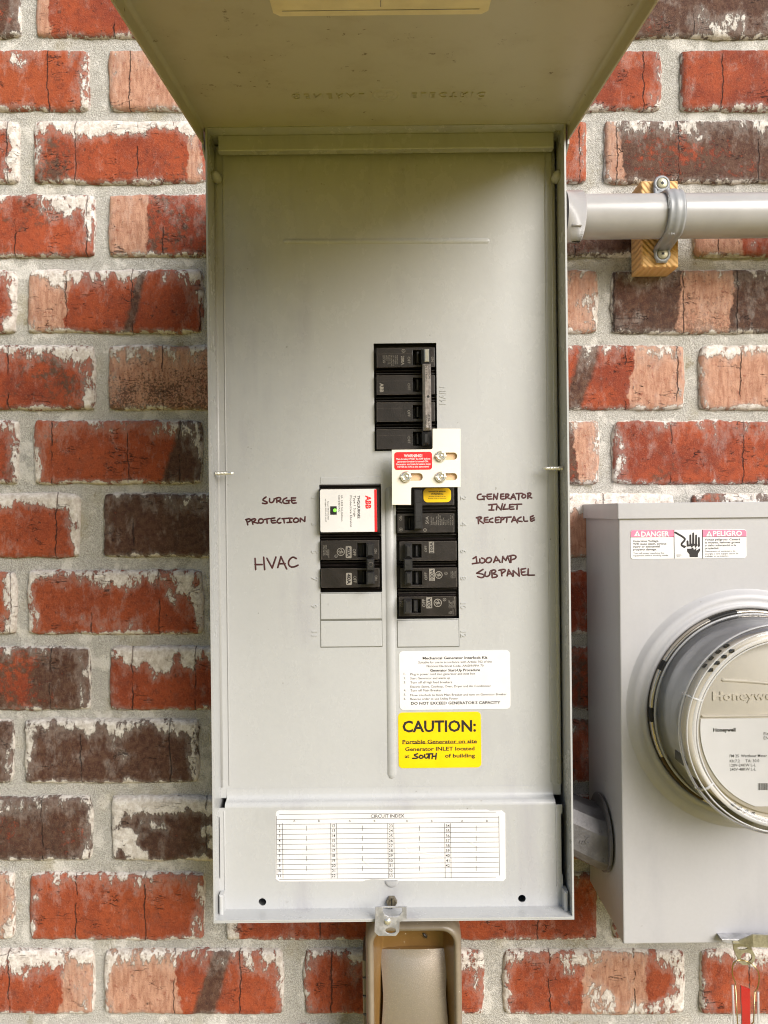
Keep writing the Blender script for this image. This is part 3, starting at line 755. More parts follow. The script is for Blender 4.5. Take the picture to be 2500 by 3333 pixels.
tz(mb, 'Generator Start-Up Procedure', 498, 1172, 336, 34, DT, bold=0.022)
for i, (s_, x1, y) in enumerate((('Plug in power cord into generator and inlet box', 1108, 387), ('Start Generator and warm up', 768, 444), ('Turn off all high load breakers', 795, 500), ('Electric-Stove, Cooktop, Oven, Dryer and Air Conditioner', 1320, 554), ('Turn off Main Breaker', 652, 609), ('Move Interlock to block Main Breaker and turn on Generator Breaker', 1532, 667), ('Reverse order to use Utility Power', 876, 722))):
    tz(mb, s_, 232, x1, y, 30, DT)
for s_, y in (('1.', 387), ('2.', 444), ('3.', 500), ('4.', 609), ('5.', 667), ('6.', 722)): tz(mb, s_, 142, 174, y, 30, DT)
tz(mb, 'DO NOT EXCEED GENERATOR\u2019S CAPACITY', 240, 1446, 779, 36, DT, bold=0.022)
mb.build('printed_text', 'inkblack', st)

st = sticker('caution_sticker', (1297, 2318, 1566, 2499), 13, 'yellow', panel, DF, 'yellow caution sticker, portable generator on site')
mb = MB()
tz(mb, 'CAUTION:', 125, 1118, 1092, 150, DT, bold=0.028)
tz(mb, 'Portable Generator on site', 125, 1130, 1300, 50, DT, bold=0.024)
tz(mb, 'Generator INLET located', 160, 1098, 1398, 50, DT, bold=0.024)
tz(mb, 'at', 155, 218, 1498, 48, DT, bold=0.024); tz(mb, 'of building', 698, 1105, 1490, 50, DT, bold=0.024)
c1 = L(gx + 122 * gk, gy + 1336 * gk, DT); c2 = L(gx + 1132 * gk, gy + 1332 * gk, DT)
mb.mesh([(c1.x, -DT, c1.z), (c2.x, -DT, c1.z), (c2.x, -DT, c1.z + 0.00045), (c1.x, -DT, c1.z + 0.00045)], [(0, 1, 2, 3)])
mb.build('printed_text', 'inkblack', st)
def strokes(lst, ox, oy, k, d, wpx):
    mb = MB()
    for s_ in lst: mb.ink([(q.x, q.z) for q in (L(ox + x * k, oy + y * k, d) for x, y in s_)], d, wpx * ppm(d))
    return mb
strokes([[(330, 1465), (268, 1485), (332, 1505), (325, 1527), (262, 1527)], [(365, 1488), (345, 1512), (372, 1532), (408, 1514), (395, 1488), (365, 1486)], [(425, 1478), (424, 1520), (460, 1528), (478, 1480)], [(448, 1470), (535, 1465)], [(490, 1470), (484, 1532)], [(532, 1465), (524, 1532)], [(582, 1460), (574, 1538)], [(530, 1500), (578, 1498)]], gx, gy, gk, DF + SK, 5.2).build('handwriting', 'inkblack', st)

# marker handwriting on the paint
LW = {
 'SURGE': [[(570, 250), (485, 312), (560, 345), (612, 370), (570, 398), (495, 385)], [(650, 285), (642, 355), (692, 378), (742, 340), (747, 290)], [(800, 275), (805, 370)], [(770, 287), (840, 258), (895, 275), (880, 318), (820, 335)], [(835, 335), (905, 375)], [(1018, 268), (945, 300), (930, 352), (970, 392), (1032, 385)], [(1010, 330), (1085, 325)], [(1065, 330), (1065, 385)], [(1210, 268), (1120, 272)], [(1120, 272), (1125, 387), (1222, 378)], [(1125, 325), (1200, 322)]],
 'PROTECTION': [[(150, 735), (177, 850)], [(132, 742), (200, 718), (242, 735), (228, 772), (165, 792)], [(262, 740), (288, 835)], [(258, 735), (330, 715), (357, 745), (285, 787)], [(285, 787), (395, 817)], [(430, 728), (402, 780), (440, 820), (505, 802), (520, 750), (480, 720), (430, 728)], [(540, 735), (648, 715)], [(590, 725), (596, 815)], [(760, 702), (680, 715)], [(680, 715), (690, 815), (782, 803)], [(690, 762), (770, 755)], [(872, 708), (818, 745), (812, 792), (850, 818), (892, 803)], [(918, 720), (1030, 710)], [(955, 718), (966, 807)], [(1045, 708), (1138, 708)], [(1085, 710), (1085, 795)], [(1028, 801), (1125, 795)], [(1212, 702), (1162, 740), (1168, 787), (1220, 803), (1275, 772), (1268, 718), (1212, 702)], [(1310, 785), (1314, 708)], [(1314, 708), (1405, 777)], [(1405, 777), (1415, 678)]],
 'HVAC': [[(335, 1578), (346, 1817)], [(335, 1710), (490, 1710)], [(520, 1552), (541, 1817)], [(590, 1573), (705, 1782)], [(705, 1782), (785, 1548)], [(825, 1772), (895, 1538)], [(895, 1538), (1016, 1802)], [(862, 1692), (985, 1690)], [(1226, 1580), (1150, 1538), (1068, 1605), (1050, 1705), (1110, 1768), (1195, 1757), (1262, 1722)]]}
RW = {
 'GENERATOR': [[(305, 188), (238, 198), (220, 262), (245, 310), (342, 296)], [(335, 235), (402, 235)], [(370, 240), (370, 307)], [(532, 185), (440, 195)], [(440, 195), (435, 297), (537, 290)], [(440, 240), (520, 238)], [(573, 300), (585, 190)], [(585, 190), (645, 297)], [(645, 297), (667, 173)], [(792, 183), (735, 190)], [(735, 190), (723, 297), (807, 290)], [(730, 240), (797, 235)], [(840, 190), (840, 287)], [(835, 190), (900, 183), (910, 218), (850, 247)], [(850, 247), (935, 292)], [(948, 292), (1005, 183)], [(1005, 183), (1052, 297)], [(965, 262), (1040, 255)], [(1063, 177), (1192, 170)], [(1125, 175), (1115, 300)], [(1225, 188), (1182, 230), (1200, 275), (1260, 262), (1275, 212), (1225, 188)], [(1320, 170), (1315, 280)], [(1313, 172), (1375, 155), (1380, 203), (1325, 232)], [(1325, 232), (1400, 270)]],
 'INLET': [[(468, 420), (642, 403)], [(545, 420), (530, 530)], [(478, 531), (582, 530)], [(635, 525), (655, 433)], [(655, 433), (735, 527)], [(735, 527), (770, 398)], [(825, 408), (780, 515)], [(780, 515), (897, 505)], [(997, 408), (925, 415)], [(925, 415), (913, 522), (1017, 508)], [(920, 467), (1002, 460)], [(1010, 412), (1182, 403)], [(1090, 415), (1080, 512)]],
 'RECEPTACLE': [[(240, 690), (250, 822)], [(203, 700), (290, 673), (332, 700), (250, 742)], [(250, 742), (358, 817)], [(452, 688), (380, 700)], [(380, 700), (370, 797), (467, 795)], [(375, 747), (447, 740)], [(557, 708), (487, 733), (485, 785), (562, 797)], [(697, 683), (620, 695)], [(620, 695), (610, 807), (692, 798)], [(615, 747), (687, 740)], [(745, 695), (730, 797)], [(718, 697), (795, 688), (805, 727), (740, 747)], [(800, 695), (957, 680)], [(867, 695), (855, 792)], [(968, 787), (1020, 673)], [(1020, 673), (1092, 807)], [(990, 757), (1070, 750)], [(1170, 683), (1100, 715), (1098, 768), (1190, 780)], [(1225, 678), (1230, 777), (1307, 770)], [(1432, 653), (1373, 680)], [(1373, 680), (1375, 787), (1457, 745)], [(1375, 737), (1452, 700)]],
 '100 AMP': [[(133, 1582), (200, 1538)], [(200, 1538), (215, 1680)], [(118, 1692), (292, 1664)], [(280, 1588), (273, 1642), (320, 1684), (392, 1650), (385, 1588), (318, 1568)], [(440, 1568), (405, 1622), (430, 1670), (505, 1662), (540, 1600), (505, 1552), (440, 1568)], [(578, 1662), (630, 1533)], [(630, 1533), (717, 1662)], [(600, 1627), (702, 1615)], [(760, 1662), (775, 1538)], [(775, 1538), (840, 1622)], [(840, 1622), (880, 1528)], [(880, 1528), (927, 1662)], [(950, 1520), (950, 1662)], [(908, 1527), (1010, 1502), (1068, 1530), (1045, 1582), (960, 1607)]],
 'SUB PANEL': [[(347, 1813), (212, 1895)], [(212, 1895), (330, 1908), (392, 1950), (320, 2000), (233, 1968)], [(400, 1868), (383, 1943), (432, 1975), (495, 1932), (497, 1868)], [(540, 1860), (545, 1987)], [(518, 1842), (605, 1815), (628, 1862), (560, 1907)], [(560, 1907), (660, 1928), (648, 1978), (550, 1992)], [(740, 1830), (755, 1952)], [(692, 1832), (805, 1806), (845, 1840), (750, 1902)], [(868, 1952), (900, 1818)], [(900, 1818), (992, 1962)], [(880, 1912), (970, 1905)], [(1002, 1955), (1000, 1838)], [(1000, 1838), (1130, 1957)], [(1130, 1957), (1115, 1788)], [(1267, 1793), (1170, 1810)], [(1170, 1810), (1180, 1942), (1282, 1930)], [(1175, 1877), (1252, 1865)], [(1325, 1803), (1318, 1937)], [(1318, 1937), (1457, 1935)]]}
for nm, st_ in LW.items(): strokes(st_, 780, 1580, 0.1507, DF, 6.0 if nm == 'HVAC' else 5.7).build('handwriting', 'marker', panel, 'dark red marker handwriting reading ' + nm)
for nm, st_ in RW.items(): strokes(st_, 1520, 1580, 0.1507, DF, 5.7).build('handwriting', 'marker', panel, 'dark red marker handwriting reading ' + nm)

# circuit index card on the lower cover
ik, ix, iy = 0.4702, 880, 2620
def I(x, y): return (ix + x * ik, iy + y * ik)
DI = DL + SK + 0.00012
p0, p1 = I(35, 38), I(1628, 528)
cxx = [(60, 38), (1500, 34), (1520, 42), (1555, 40), (1600, 38), (1626, 58), (1629, 510), (1612, 527), (890, 527), (870, 520), (800, 518), (700, 514), (655, 523), (640, 529), (60, 530), (36, 512), (36, 60), (44, 44)]
idx = MB().curve([polypx([I(x, y) for x, y in cxx], DL + SK)], DL, DL + SK).build('index_card', 'white', panel, 'white CIRCUIT INDEX card with empty ruled rows')
mb = MB()
def hl(x0, x1, y, wd=0.00035):
    a, b_ = L(*I(x0, y), DI), L(*I(x1, y), DI); z = (a.z + b_.z) / 2
    mb.mesh([(a.x, -DI, z - wd / 2), (b_.x, -DI, z - wd / 2), (b_.x, -DI, z + wd / 2), (a.x, -DI, z + wd / 2)], [(0, 1, 2, 3)])
def vl(x, y0, y1, wd=0.00035):
    a, b_ = L(*I(x, y0), DI + 0.00004), L(*I(x, y1), DI + 0.00004)
    mb.mesh([(a.x - wd / 2, a.y, b_.z), (a.x + wd / 2, a.y, b_.z), (a.x + wd / 2, a.y, a.z), (a.x - wd / 2, a.y, a.z)], [(0, 1, 2, 3)])
hl(62, 1562, 58)
for y in (93, 127, 161, 196, 231, 265, 300, 335, 371, 405, 439, 474): hl(43, 1581, y)
hl(62, 1562, 508)
for x, y0, y1 in ((42, 78, 488), (1582, 78, 488), (84, 127, 508), (417, 127, 508), (459, 127, 508), (813, 127, 508), (855, 127, 508), (1207, 127, 508), (1248, 127, 508)): vl(x, y0, y1)
for x in (252, 637, 1032, 1425):
    for y in (161, 231, 300, 371, 439): vl(x, y - 18, y + 18)
mb.build('ruled_line', 'greyink', idx)
mb = MB()
mb.text('CIRCUIT INDEX', *I(811, 76), DI, wpx=232 * ik, hpx=23 * ik, bold=0.006)
for x in (166, 550, 946, 1328): MB().text('A', *I(x, 110), DI, hpx=15 * ik).build('printed_letter', 'inkblack', idx)
for x in (337, 722, 1118, 1500): MB().text('B', *I(x, 110), DI, hpx=15 * ik).build('printed_letter', 'inkblack', idx)
ys = [144, 178, 213, 247, 282, 316, 350, 385, 419, 455, 490]
for c_, x in enumerate((64, 438, 834, 1228)):
    mb.build('printed_text', 'inkblack', idx); mb = MB()
    for r_ in range(11):
        n = c_ * 11 + r_ + 1
        if n <= 42: mb.text(str(n), *I(x, ys[r_]), DI, hpx=20 * ik, bold=0.006)
mb.build('printed_text', 'inkblack', idx)
for s_ in ([(1340, 232), (1390, 262), (1437, 292)], [(935, 300), (960, 328), (1040, 330), (1110, 342), (1195, 353)], [(640, 375), (680, 420), (720, 430)]):
    MB().ink([(q.x, q.z) for q in (L(*I(x, y), DL + SK) for x, y in s_)], DL + SK - 0.0001, 0.0024, 0.00022).build('crease', 'white', idx)

# ================================================================== breakers
def ge_logo(mb, px, py, r, d, rot=0):
    """round emblem with scrolls"""
    c = L(px, py, d); k = ppm(d)
    for i in range(1):
        pts = [(c.x + r * k * math.cos(R(a)), c.z + r * k * math.sin(R(a))) for a in range(0, 361, 15)]
        mb.ink(pts, d, r * k * 0.20, 0.00008)
    sp = []
    for sgn in (1, -1):
        mb.ink([(c.x + sgn * r * k * x, c.z + sgn * r * k * z) for x, z in ((-.1, .55), (.15, .62), (.3, .4), (.1, .15), (-.2, -.05), (-.5, -.1), (-.6, .15), (-.4, .3), (-.2, .15))], d, r * k * 0.15, 0.00008)
        mb.ink([(c.x + sgn * r * k * x, c.z + sgn * r * k * z) for x, z in ((.05, 0), (.35, .12), (.6, .05), (.62, -.2), (.4, -.3), (.25, -.12))], d, r * k * 0.15, 0.00008)
def ul_logo(mb, px, py, r, d, rot):
    c = L(px, py, d); k = ppm(d)
    mb.ink([(c.x + r * k * math.cos(R(a)), c.z + r * k * math.sin(R(a))) for a in range(0, 361, 20)], d, r * k * 0.24, 0.00008)
    mb.text('UL', px, py, d + 0.0001, hpx=r * 0.8, rot=rot)

def breaker(name, label, poles, bx, rails, dface=DF + 0.004):
    """poles: face rectangles in pixels; rails: ledges between them; returns the thing"""
    c = L((bx[0] + bx[2]) / 2, bx[3], 0.02)
    t = thing(name, label, 'circuit breaker' if 'surge' not in name else 'surge protector', (c.x, -0.03, c.z), group='breakers in the panel')
    mb = MB().bpx(bx[0], bx[1], bx[2], bx[3], 0.03, DF - 0.012)
    for (x0, y0, x1, y1) in rails:
        mb.bpx(x0, y0, x1, y1, DF - 0.014, DF - 0.003, 0.0012)
    mb.build('body', 'black', t)
    for q in poles:
        x0, y0, x1, y1, win = q
        f = MB().curve([rpx(x0, y0, x1, y1, dface)] + ([rpx(*win, dface)] if win else []), DF - 0.013, dface, 0.0004).build('pole_face', 'black', t)
        e = MB()
        a, b_ = L(x0 + 2, y0 + 1.2, dface), L(x1 - 2, y1 - 1.2, dface); wd = 0.00022; dd = dface + 0.00006
        for (xa, xb, za, zb) in ((a.x, b_.x, a.z - wd, a.z), (a.x, b_.x, b_.z, b_.z + wd * .8), (b_.x - wd, b_.x, b_.z + wd, a.z - wd), (a.x, a.x + wd * .7, b_.z + wd, a.z - wd)):
            e.mesh([(xa, -dd, za), (xb, -dd, za), (xb, -dd, zb), (xa, -dd, zb)], [(0, 1, 2, 3)])
        e.build('pale_edge', 'edge', f)  # thin paler line round the outline of the pole face
    return t
DB = DF + 0.004; DP = DB + 0.00012
# --- main breaker
mk, mx0, my0 = 0.217, 1180, 1080
def MZ(x, y): return (mx0 + x * mk, my0 + y * mk)
pl = []
for y0, y1, w0, w1 in ((240, 530, 275, 490), (650, 940, 690, 895), (1055, 1345, 1100, 1300), (1460, 1755, 1500, 1705)):
    a, b_ = MZ(208, y0), MZ(1085, y1); c_, e_ = MZ(755, w0), MZ(1010, w1); pl.append((*a, *b_, (*c_, *e_)))
rails = [(*MZ(185, 566), *MZ(1112, 600)), (*MZ(185, 612), *MZ(1112, 640)), (*MZ(185, 975), *MZ(1112, 1005)), (*MZ(185, 1018), *MZ(1112, 1046)), (*MZ(185, 1375), *MZ(1112, 1410)), (*MZ(185, 1424), *MZ(1112, 1450))]
t = breaker('main_breaker', 'four-pole black 200A main breaker above the white interlock plate', pl, (1219, 1118, 1421, 1466), rails)
for i, (w0, w1) in enumerate(((275, 490), (690, 895), (1100, 1300), (1500, 1705))):
    a, b_ = MZ(798, w0 + 6), MZ(856, w1 - 6)
    MB().bpx(*a, *b_, DF - 0.010, DF + 0.002, 0.0012).build('toggle', 'black2', t)
def bar(name, x0, y0, x1, y1, d0, d1, mat, parent, b=0.0012): return MB().bpx(x0, y0, x1, y1, d0, d1, b).build(name, mat, parent)
a, b_ = MZ(885, 250), MZ(1018, 480); bar('handle', *a, *b_, DF - 0.005, DF + 0.0145, 'black2', t, 0.002)
a, b_ = MZ(930, 256), MZ(1000, 450); bar('handle_cap', *a, *b_, DF + 0.0120, DF + 0.0152, 'chrome', t, 0.0008)
a, b_ = MZ(893, 1490), MZ(1012, 1700); bar('handle', *a, *b_, DF - 0.005, DF + 0.0140, 'black2', t, 0.0025)
a, b_ = MZ(906, 472), MZ(1032, 1475); tb = bar('handle_tie', *a, *b_, DF + 0.004, DF + 0.016, 'tie', t, 0.0022)
q = L(*MZ(985, 970), DF + 0.016)
MB().lathe(q.x, q.z, [(0.0012, DF + 0.0161), (0.0, DF + 0.01615)], 14, False).build('hole', 'dark', tb)
mb = MB(); dt_ = DF + 0.01612
mb.text('COMMON', *MZ(1003, 605), dt_, wpx=195 * mk, hpx=30 * mk, rot=-90); mb.text('INT TRIP', *MZ(958, 600), dt_, wpx=215 * mk, hpx=30 * mk, rot=-90)
mb.build('stamped_text', 'dark', tb); mb = MB()
mb.text('COMMON', *MZ(958, 1350), dt_, wpx=195 * mk, hpx=30 * mk, rot=90); mb.text('INT TRIP', *MZ(1003, 1345), dt_, wpx=215 * mk, hpx=30 * mk, rot=90)
mb.build('stamped_text', 'dark', tb)
mb = MB()
for y in (425, 825, 1225, 1622): mb.text('OFF', *MZ(697, y), DP, wpx=103 * mk, hpx=40 * mk, rot=-90)
mb.text('200A', *MZ(603, 430), DP, wpx=140 * mk, hpx=46 * mk, rot=-90, bold=0.012)
mb.text('ON', *MZ(1050, 410), DP, wpx=70 * mk, hpx=36 * mk, rot=-90)
mb.text('ABB', *MZ(288, 838), DP, wpx=140 * mk, hpx=54 * mk, rot=-90, bold=0.04)
for x, s_, ln in ((520, 'THQMV200D', 135), (492, 'TYPE THQMV', 140), (463, '120 / 240V~CTL', 165), (438, '22KA INT RATING', 165), (412, 'BKR END USE', 130), (385, 'WIRE CU / AL', 140), (362, '60/75\u00b0C', 85), (336, 'MADE IN DO', 120), (312, 'CU/AL 8818', 118)):
    mb.text(s_, *MZ(x, 350 + ln / 2), DP, wpx=ln * mk, hpx=16 * mk, rot=-90)
ul_logo(mb, *MZ(615, 285), 5.2, DP, -90)
mb.build('printed_text', 'print', t)
for y in (335, 742, 1150, 1556):
    a, b_ = L(*MZ(215, y), DP), L(*MZ(745, y), DP); MB().mesh([(a.x, -DP, a.z), (b_.x, -DP, a.z), (b_.x, -DP, a.z + .0002), (a.x, -DP, a.z + .0002)], [(0, 1, 2, 3)]).build('mould_line', 'edge', t)

# --- surge protector
sk_, sx0, sy0 = 0.1507, 1020, 1540
def SZ(x, y): return (sx0 + x * sk_, sy0 + y * sk_)
DSV = DF + 0.007
c = L(1140, 1746, 0.02)
t = thing('surge_protector', 'surge protector with white label and green lamp, left column top', 'surge protector', (c.x, -0.03, c.z), group='breakers in the panel')
mb = MB().bpx(1042, 1578, 1240, 1746, 0.03, DF - 0.006)
mb.bpx(*SZ(140, 250), *SZ(1452, 290), DF - 0.008, DF + 0.001, 0.001); mb.bpx(*SZ(140, 1318), *SZ(1465, 1368), DF - 0.008, DF + 0.001, 0.001)
mb.bpx(*SZ(142, 318), *SZ(1440, 1300), DF - 0.008, DSV - 0.0010, 0.0012); mb.bpx(*SZ(1385, 330), *SZ(1418, 1280), DF, DSV - 0.0004, 0.0004)
mb.build('body', 'black', t)
lab = MB().curve([rpx(*SZ(148, 345), *SZ(1375, 1270), DSV, 6)], DSV - 0.002, DSV).build('face_label', 'white', t)
MB().bpx(*SZ(1320, 350), *SZ(1374, 1265), DSV - 0.001, DSV + 0.00015).build('red_stripe', 'red', lab)
mb = MB(); dd = DSV + 0.00012
mb.text('ABB', *SZ(1188, 625), dd, wpx=290 * sk_, hpx=112 * sk_, rot=-90, bold=0.05); mb.build('printed_logo', 'red', lab)
mb = MB()
q = L(*SZ(1188, 625), dd + 0.0001); k = ppm(dd)
for off in (-0.16, 0.17, 0.5):
    z = q.z - off * 290 * sk_ * k + 0.0; 
    mb.mesh([(q.x - 60 * sk_ * k, -dd - .0001, z), (q.x + 60 * sk_ * k, -dd - .0001, z), (q.x + 60 * sk_ * k, -dd - .0001, z + .00014), (q.x - 60 * sk_ * k, -dd - .0001, z + .00014)], [(0, 1, 2, 3)])
mb.mesh([(q.x - .00007, -dd - .00015, q.z - 150 * sk_ * k), (q.x + .00007, -dd - .00015, q.z - 150 * sk_ * k), (q.x + .00007, -dd - .00015, q.z + 150 * sk_ * k), (q.x - .00007, -dd - .00015, q.z + 150 * sk_ * k)], [(0, 1, 2, 3)])
mb.build('logo_gap', 'white', lab)
mb = MB()
for s_, x, y0, y1, h, bd in (('THQLSURGE2', 982, 485, 980, 52, .025), ('Type 1 Surge', 895, 485, 940, 48, 0), ('Protective Device', 815, 485, 1165, 48, 0), ('UL 1449 5th Edition', 620, 475, 1040, 38, 0), ('120/240VAC', 560, 475, 840, 38, 0), ('Green= PROTECTED', 320, 605, 1005, 28, 0), ('No Light= REPLACE UNIT', 268, 555, 1055, 28, 0)):
    mb.text(s_, *SZ(x, (y0 + y1) / 2), dd, wpx=(y1 - y0) * sk_, hpx=h * sk_, rot=-90, bold=bd)
mb.build('printed_text', 'inkblack', lab)
lw_ = MB().bpx(*SZ(365, 715), *SZ(505, 898), DSV - 0.001, DSV + 0.0002).build('lamp_window', 'black2', t)
q = L(*SZ(465, 803), DSV); MB().lathe(q.x, q.z, [(0.0016, DSV + 0.0003), (0.0013, DSV + 0.0009), (0, DSV + 0.0012)], 14).build('green_lamp', 'greenled', lw_)

# --- 40 A two-pole
fk = 0.1763
def LZ(x, y): return (1020 + x * fk, 1730 + y * fk)
pl = [(*LZ(135, 165), *LZ(1218, 520), (*LZ(812, 218), *LZ(1000, 475))), (*LZ(140, 680), *LZ(1225, 1030), (*LZ(815, 718), *LZ(1003, 972)))]
rails = [(*LZ(125, 98), *LZ(1252, 155)), (*LZ(130, 528), *LZ(1235, 585)), (*LZ(130, 600), *LZ(1240, 650)), (*LZ(135, 1038), *LZ(1235, 1085))]
t = breaker('circuit_breaker', 'two-pole black 40A breaker right of the word HVAC', pl, (1042, 1748, 1241, 1927), rails)
for y0, y1 in ((222, 470), (722, 968)): bar('toggle', *LZ(905, y0), *LZ(960, y1), DF - 0.010, DF + 0.0015, 'black2', t)
for x0, y0, x1, y1 in ((975, 222, 1116, 470), (980, 735, 1130, 977)): bar('handle', *LZ(x0, y0), *LZ(x1, y1), DF - 0.004, DF + 0.014, 'black2', t, 0.0016)
tb = bar('handle_tie', *LZ(985, 505), *LZ(1122, 725), DF + 0.003, DF + 0.0150, 'black2', t, 0.0010)
q = L(*LZ(1062, 607), DF + 0.015); 
MB().lathe(q.x, q.z, [(0.0017, DF + 0.01515), (0.0, DF + 0.0152)], 14, False).build('hole', 'dark', tb)
MB().lathe(q.x, q.z, [(0.0021, DF + 0.0151), (0.0017, DF + 0.0155), (0.0017, DF + 0.0151)], 16).build('hole_rim', 'edge', tb)
mb = MB()
for x0, y0, x1, y1 in ((597, 268, 706, 492), (603, 763, 713, 987)): mb.curve([rpx(*LZ(x0, y0), *LZ(x1, y1), DP, 4)], DP - 0.0001, DP)
for x, y in ((757, 382), (768, 882)): mb.text('OFF', *LZ(x, y), DP, wpx=125 * fk, hpx=56 * fk, rot=-90)
for x, y in ((1152, 360), (1158, 858)): mb.text('ON', *LZ(x, y), DP, wpx=88 * fk, hpx=52 * fk, rot=-90)
ge_logo(mb, *LZ(507, 375), 12, DP); ul_logo(mb, *LZ(420, 455), 4.6, DP, -90)
for x, s_, ln in ((285, 'LISTED CIR BRKR', 165), (262, '2 POLE UNIT', 120), (238, 'HACR 60C AL', 190), (213, '75C CU-AL', 190), (185, 'E-11592 TYPE THQL', 200)): mb.text(s_, *LZ(x, 250 + ln / 2 + (80 if x > 250 else 0)), DP, wpx=ln * fk, hpx=18 * fk, rot=-90)
mb.build('printed_text', 'print', t)
mb = MB()
for x, y in ((651, 380), (658, 876)): mb.text('40A', *LZ(x, y), DP + 0.0001, wpx=190 * fk, hpx=66 * fk, rot=-90, bold=0.02)
mb.build('rating_text', 'inkblack', t)

# --- 50 A generator breaker
def EZ(x, y): return (1270 + x * 0.1507, 1560 + y * 0.1507)
pl = [(*EZ(150, 120), *EZ(1382, 560), None), (*EZ(155, 742), *EZ(1390, 1148), (*EZ(312, 797), *EZ(520, 1100)))]
rails = [(*EZ(120, 605), *EZ(1445, 640)), (*EZ(120, 665), *EZ(1445, 712)), (*EZ(125, 1180), *EZ(1450, 1222))]
t = breaker('circuit_breaker', 'two-pole black 50A breaker with yellow sticker under the interlock plate', pl, (1290, 1562, 1491, 1748), rails)
bar('toggle', *EZ(385, 805), *EZ(450, 1092), DF - 0.010, DF + 0.0015, 'black2', t)
hb = bar('handle_bar', *EZ(525, 215), *EZ(696, 1082), DF - 0.002, DF + 0.0160, 'black2', t, 0.0010)
for x0, y0, x1, y1 in ((562, 395, 656, 508), (568, 797, 660, 914)):
    q0_, q1_ = EZ(x0, y0), EZ(x1, y1)
    MB().bpx(*q0_, *q1_, DF + 0.0150, DF + 0.01612).build('socket', 'dark', hb)
    MB().bpx(q0_[0], q0_[1] + 1, q1_[0] - 3, q1_[1] - 2, DF + 0.0150, DF + 0.01625).build('latch', 'black2', hb)
mb = MB(); mb.text('ON', *EZ(226, 840), DP, wpx=100 * .1507, hpx=58 * .1507, rot=90); mb.text('50A', *EZ(797, 882), DP, wpx=165 * .1507, hpx=66 * .1507, rot=90)
ge_logo(mb, *EZ(230, 1085), 5.6, DP); ul_logo(mb, *EZ(752, 1097), 5, DP, 90)
for x, s_, ln in ((887, 'THQL2150', 180), (928, 'TYPE THQL', 165), (968, 'HACR', 75), (1003, '120/240V~CTL', 190), (1040, '10KA INT RATING', 240), (1080, 'BKR END USE', 210), (1118, '8-3 AWG', 125), (1152, 'WIRE CU/AL', 165), (1187, '60/75\u00b0C', 105), (1228, 'TORQUE', 115), (1268, '45 IN LB', 138), (1307, 'MADE IN BRAZIL', 225), (1348, 'MD54B 1105', 200)): mb.text(s_, *EZ(x, 990 - ln / 2), DP, wpx=ln * .1507, hpx=22 * .1507, rot=90)
mb.build('printed_text', 'print', t)
ys_ = MB().curve([rpx(*EZ(718, 190), *EZ(1315, 496), DB + 0.0005, 14)], DB, DB + 0.0005).build('warning_sticker', 'yellow', t, 'small yellow generator breaker warning sticker')
mb = MB(); dd = DB + 0.00065
for s_, x0, x1, y, h, bd in (('GENERATOR BREAKER', 830, 1200, 264, 24, .03), ('WARNING', 882, 1147, 315, 40, .012), ('Breaker can NOT be on', 836, 1195, 372, 20, .01), ('if panel cover is removed', 822, 1210, 408, 20, .01)):
    mb.text(s_, *EZ((x0 + x1) / 2, y), dd, wpx=(x1 - x0) * .1507, hpx=h * .1507, bold=bd)
mb.build('printed_text', 'inkblack', ys_)

# --- 100 A two-pole
def FZ(x, y): return (1270 + x * fk, 1730 + y * fk)
pl = [(*FZ(170, 180), *FZ(1232, 540), (*FZ(395, 236), *FZ(575, 484))), (*FZ(185, 672), *FZ(1238, 1035), (*FZ(395, 728), *FZ(583, 985)))]
rails = [(*FZ(110, 122), *FZ(1242, 168)), (*FZ(112, 552), *FZ(1245, 592)), (*FZ(112, 612), *FZ(1245, 650)), (*FZ(118, 1045), *FZ(1255, 1082))]
t = breaker('circuit_breaker', 'two-pole black 100A breaker left of the words SUB PANEL', pl, (1291, 1749, 1492, 1924), rails)
for y0, y1 in ((240, 478), (732, 978)): bar('toggle', *FZ(455, y0), *FZ(520, y1), DF - 0.010, DF + 0.0015, 'black2', t)
for y0, y1 in ((235, 500), (735, 992)): bar('handle', *FZ(272, y0), *FZ(408, y1), DF - 0.004, DF + 0.014, 'black2', t, 0.0022)
tb = bar('handle_tie', *FZ(256, 506), *FZ(412, 725), DF + 0.003, DF + 0.0150, 'black2', t, 0.0010)
q = L(*FZ(325, 615), DF + 0.015); MB().lathe(q.x, q.z, [(0.0013, DF + 0.01515), (0.0, DF + 0.0152)], 12, False).build('hole', 'dark', tb)
mb = MB()
for x0, y0, x1, y1 in ((715, 188, 812, 400), (722, 685, 823, 910)): mb.bpx(*FZ(x0, y0), *FZ(x1, y1), DP - 0.0001, DP)
mb.text('OFF', *FZ(660, 825), DP, wpx=135 * fk, hpx=50 * fk, rot=90); mb.text('OFF', *FZ(657, 320), DP, wpx=120 * fk, hpx=46 * fk, rot=90)
ge_logo(mb, *FZ(897, 803), 11, DP); ul_logo(mb, *FZ(1030, 775), 4.6, DP, 90)
for x, s_, ln in ((1125, '2 POLE UNIT', 120), (1150, 'LISTED 60', 130), (1175, 'E11592', 100), (1200, 'TYPE THQL', 130)): mb.text(s_, *FZ(x, 860 - ln / 2), DP, wpx=ln * fk, hpx=18 * fk, rot=90)
mb.build('printed_text', 'print', t)
mb = MB()
for x, y in ((765, 295), (773, 800)): mb.text('100A', *FZ(x, y), DP + 0.0001, wpx=200 * fk, hpx=62 * fk, rot=90, bold=0.012)
mb.build('rating_text', 'inkblack', t)

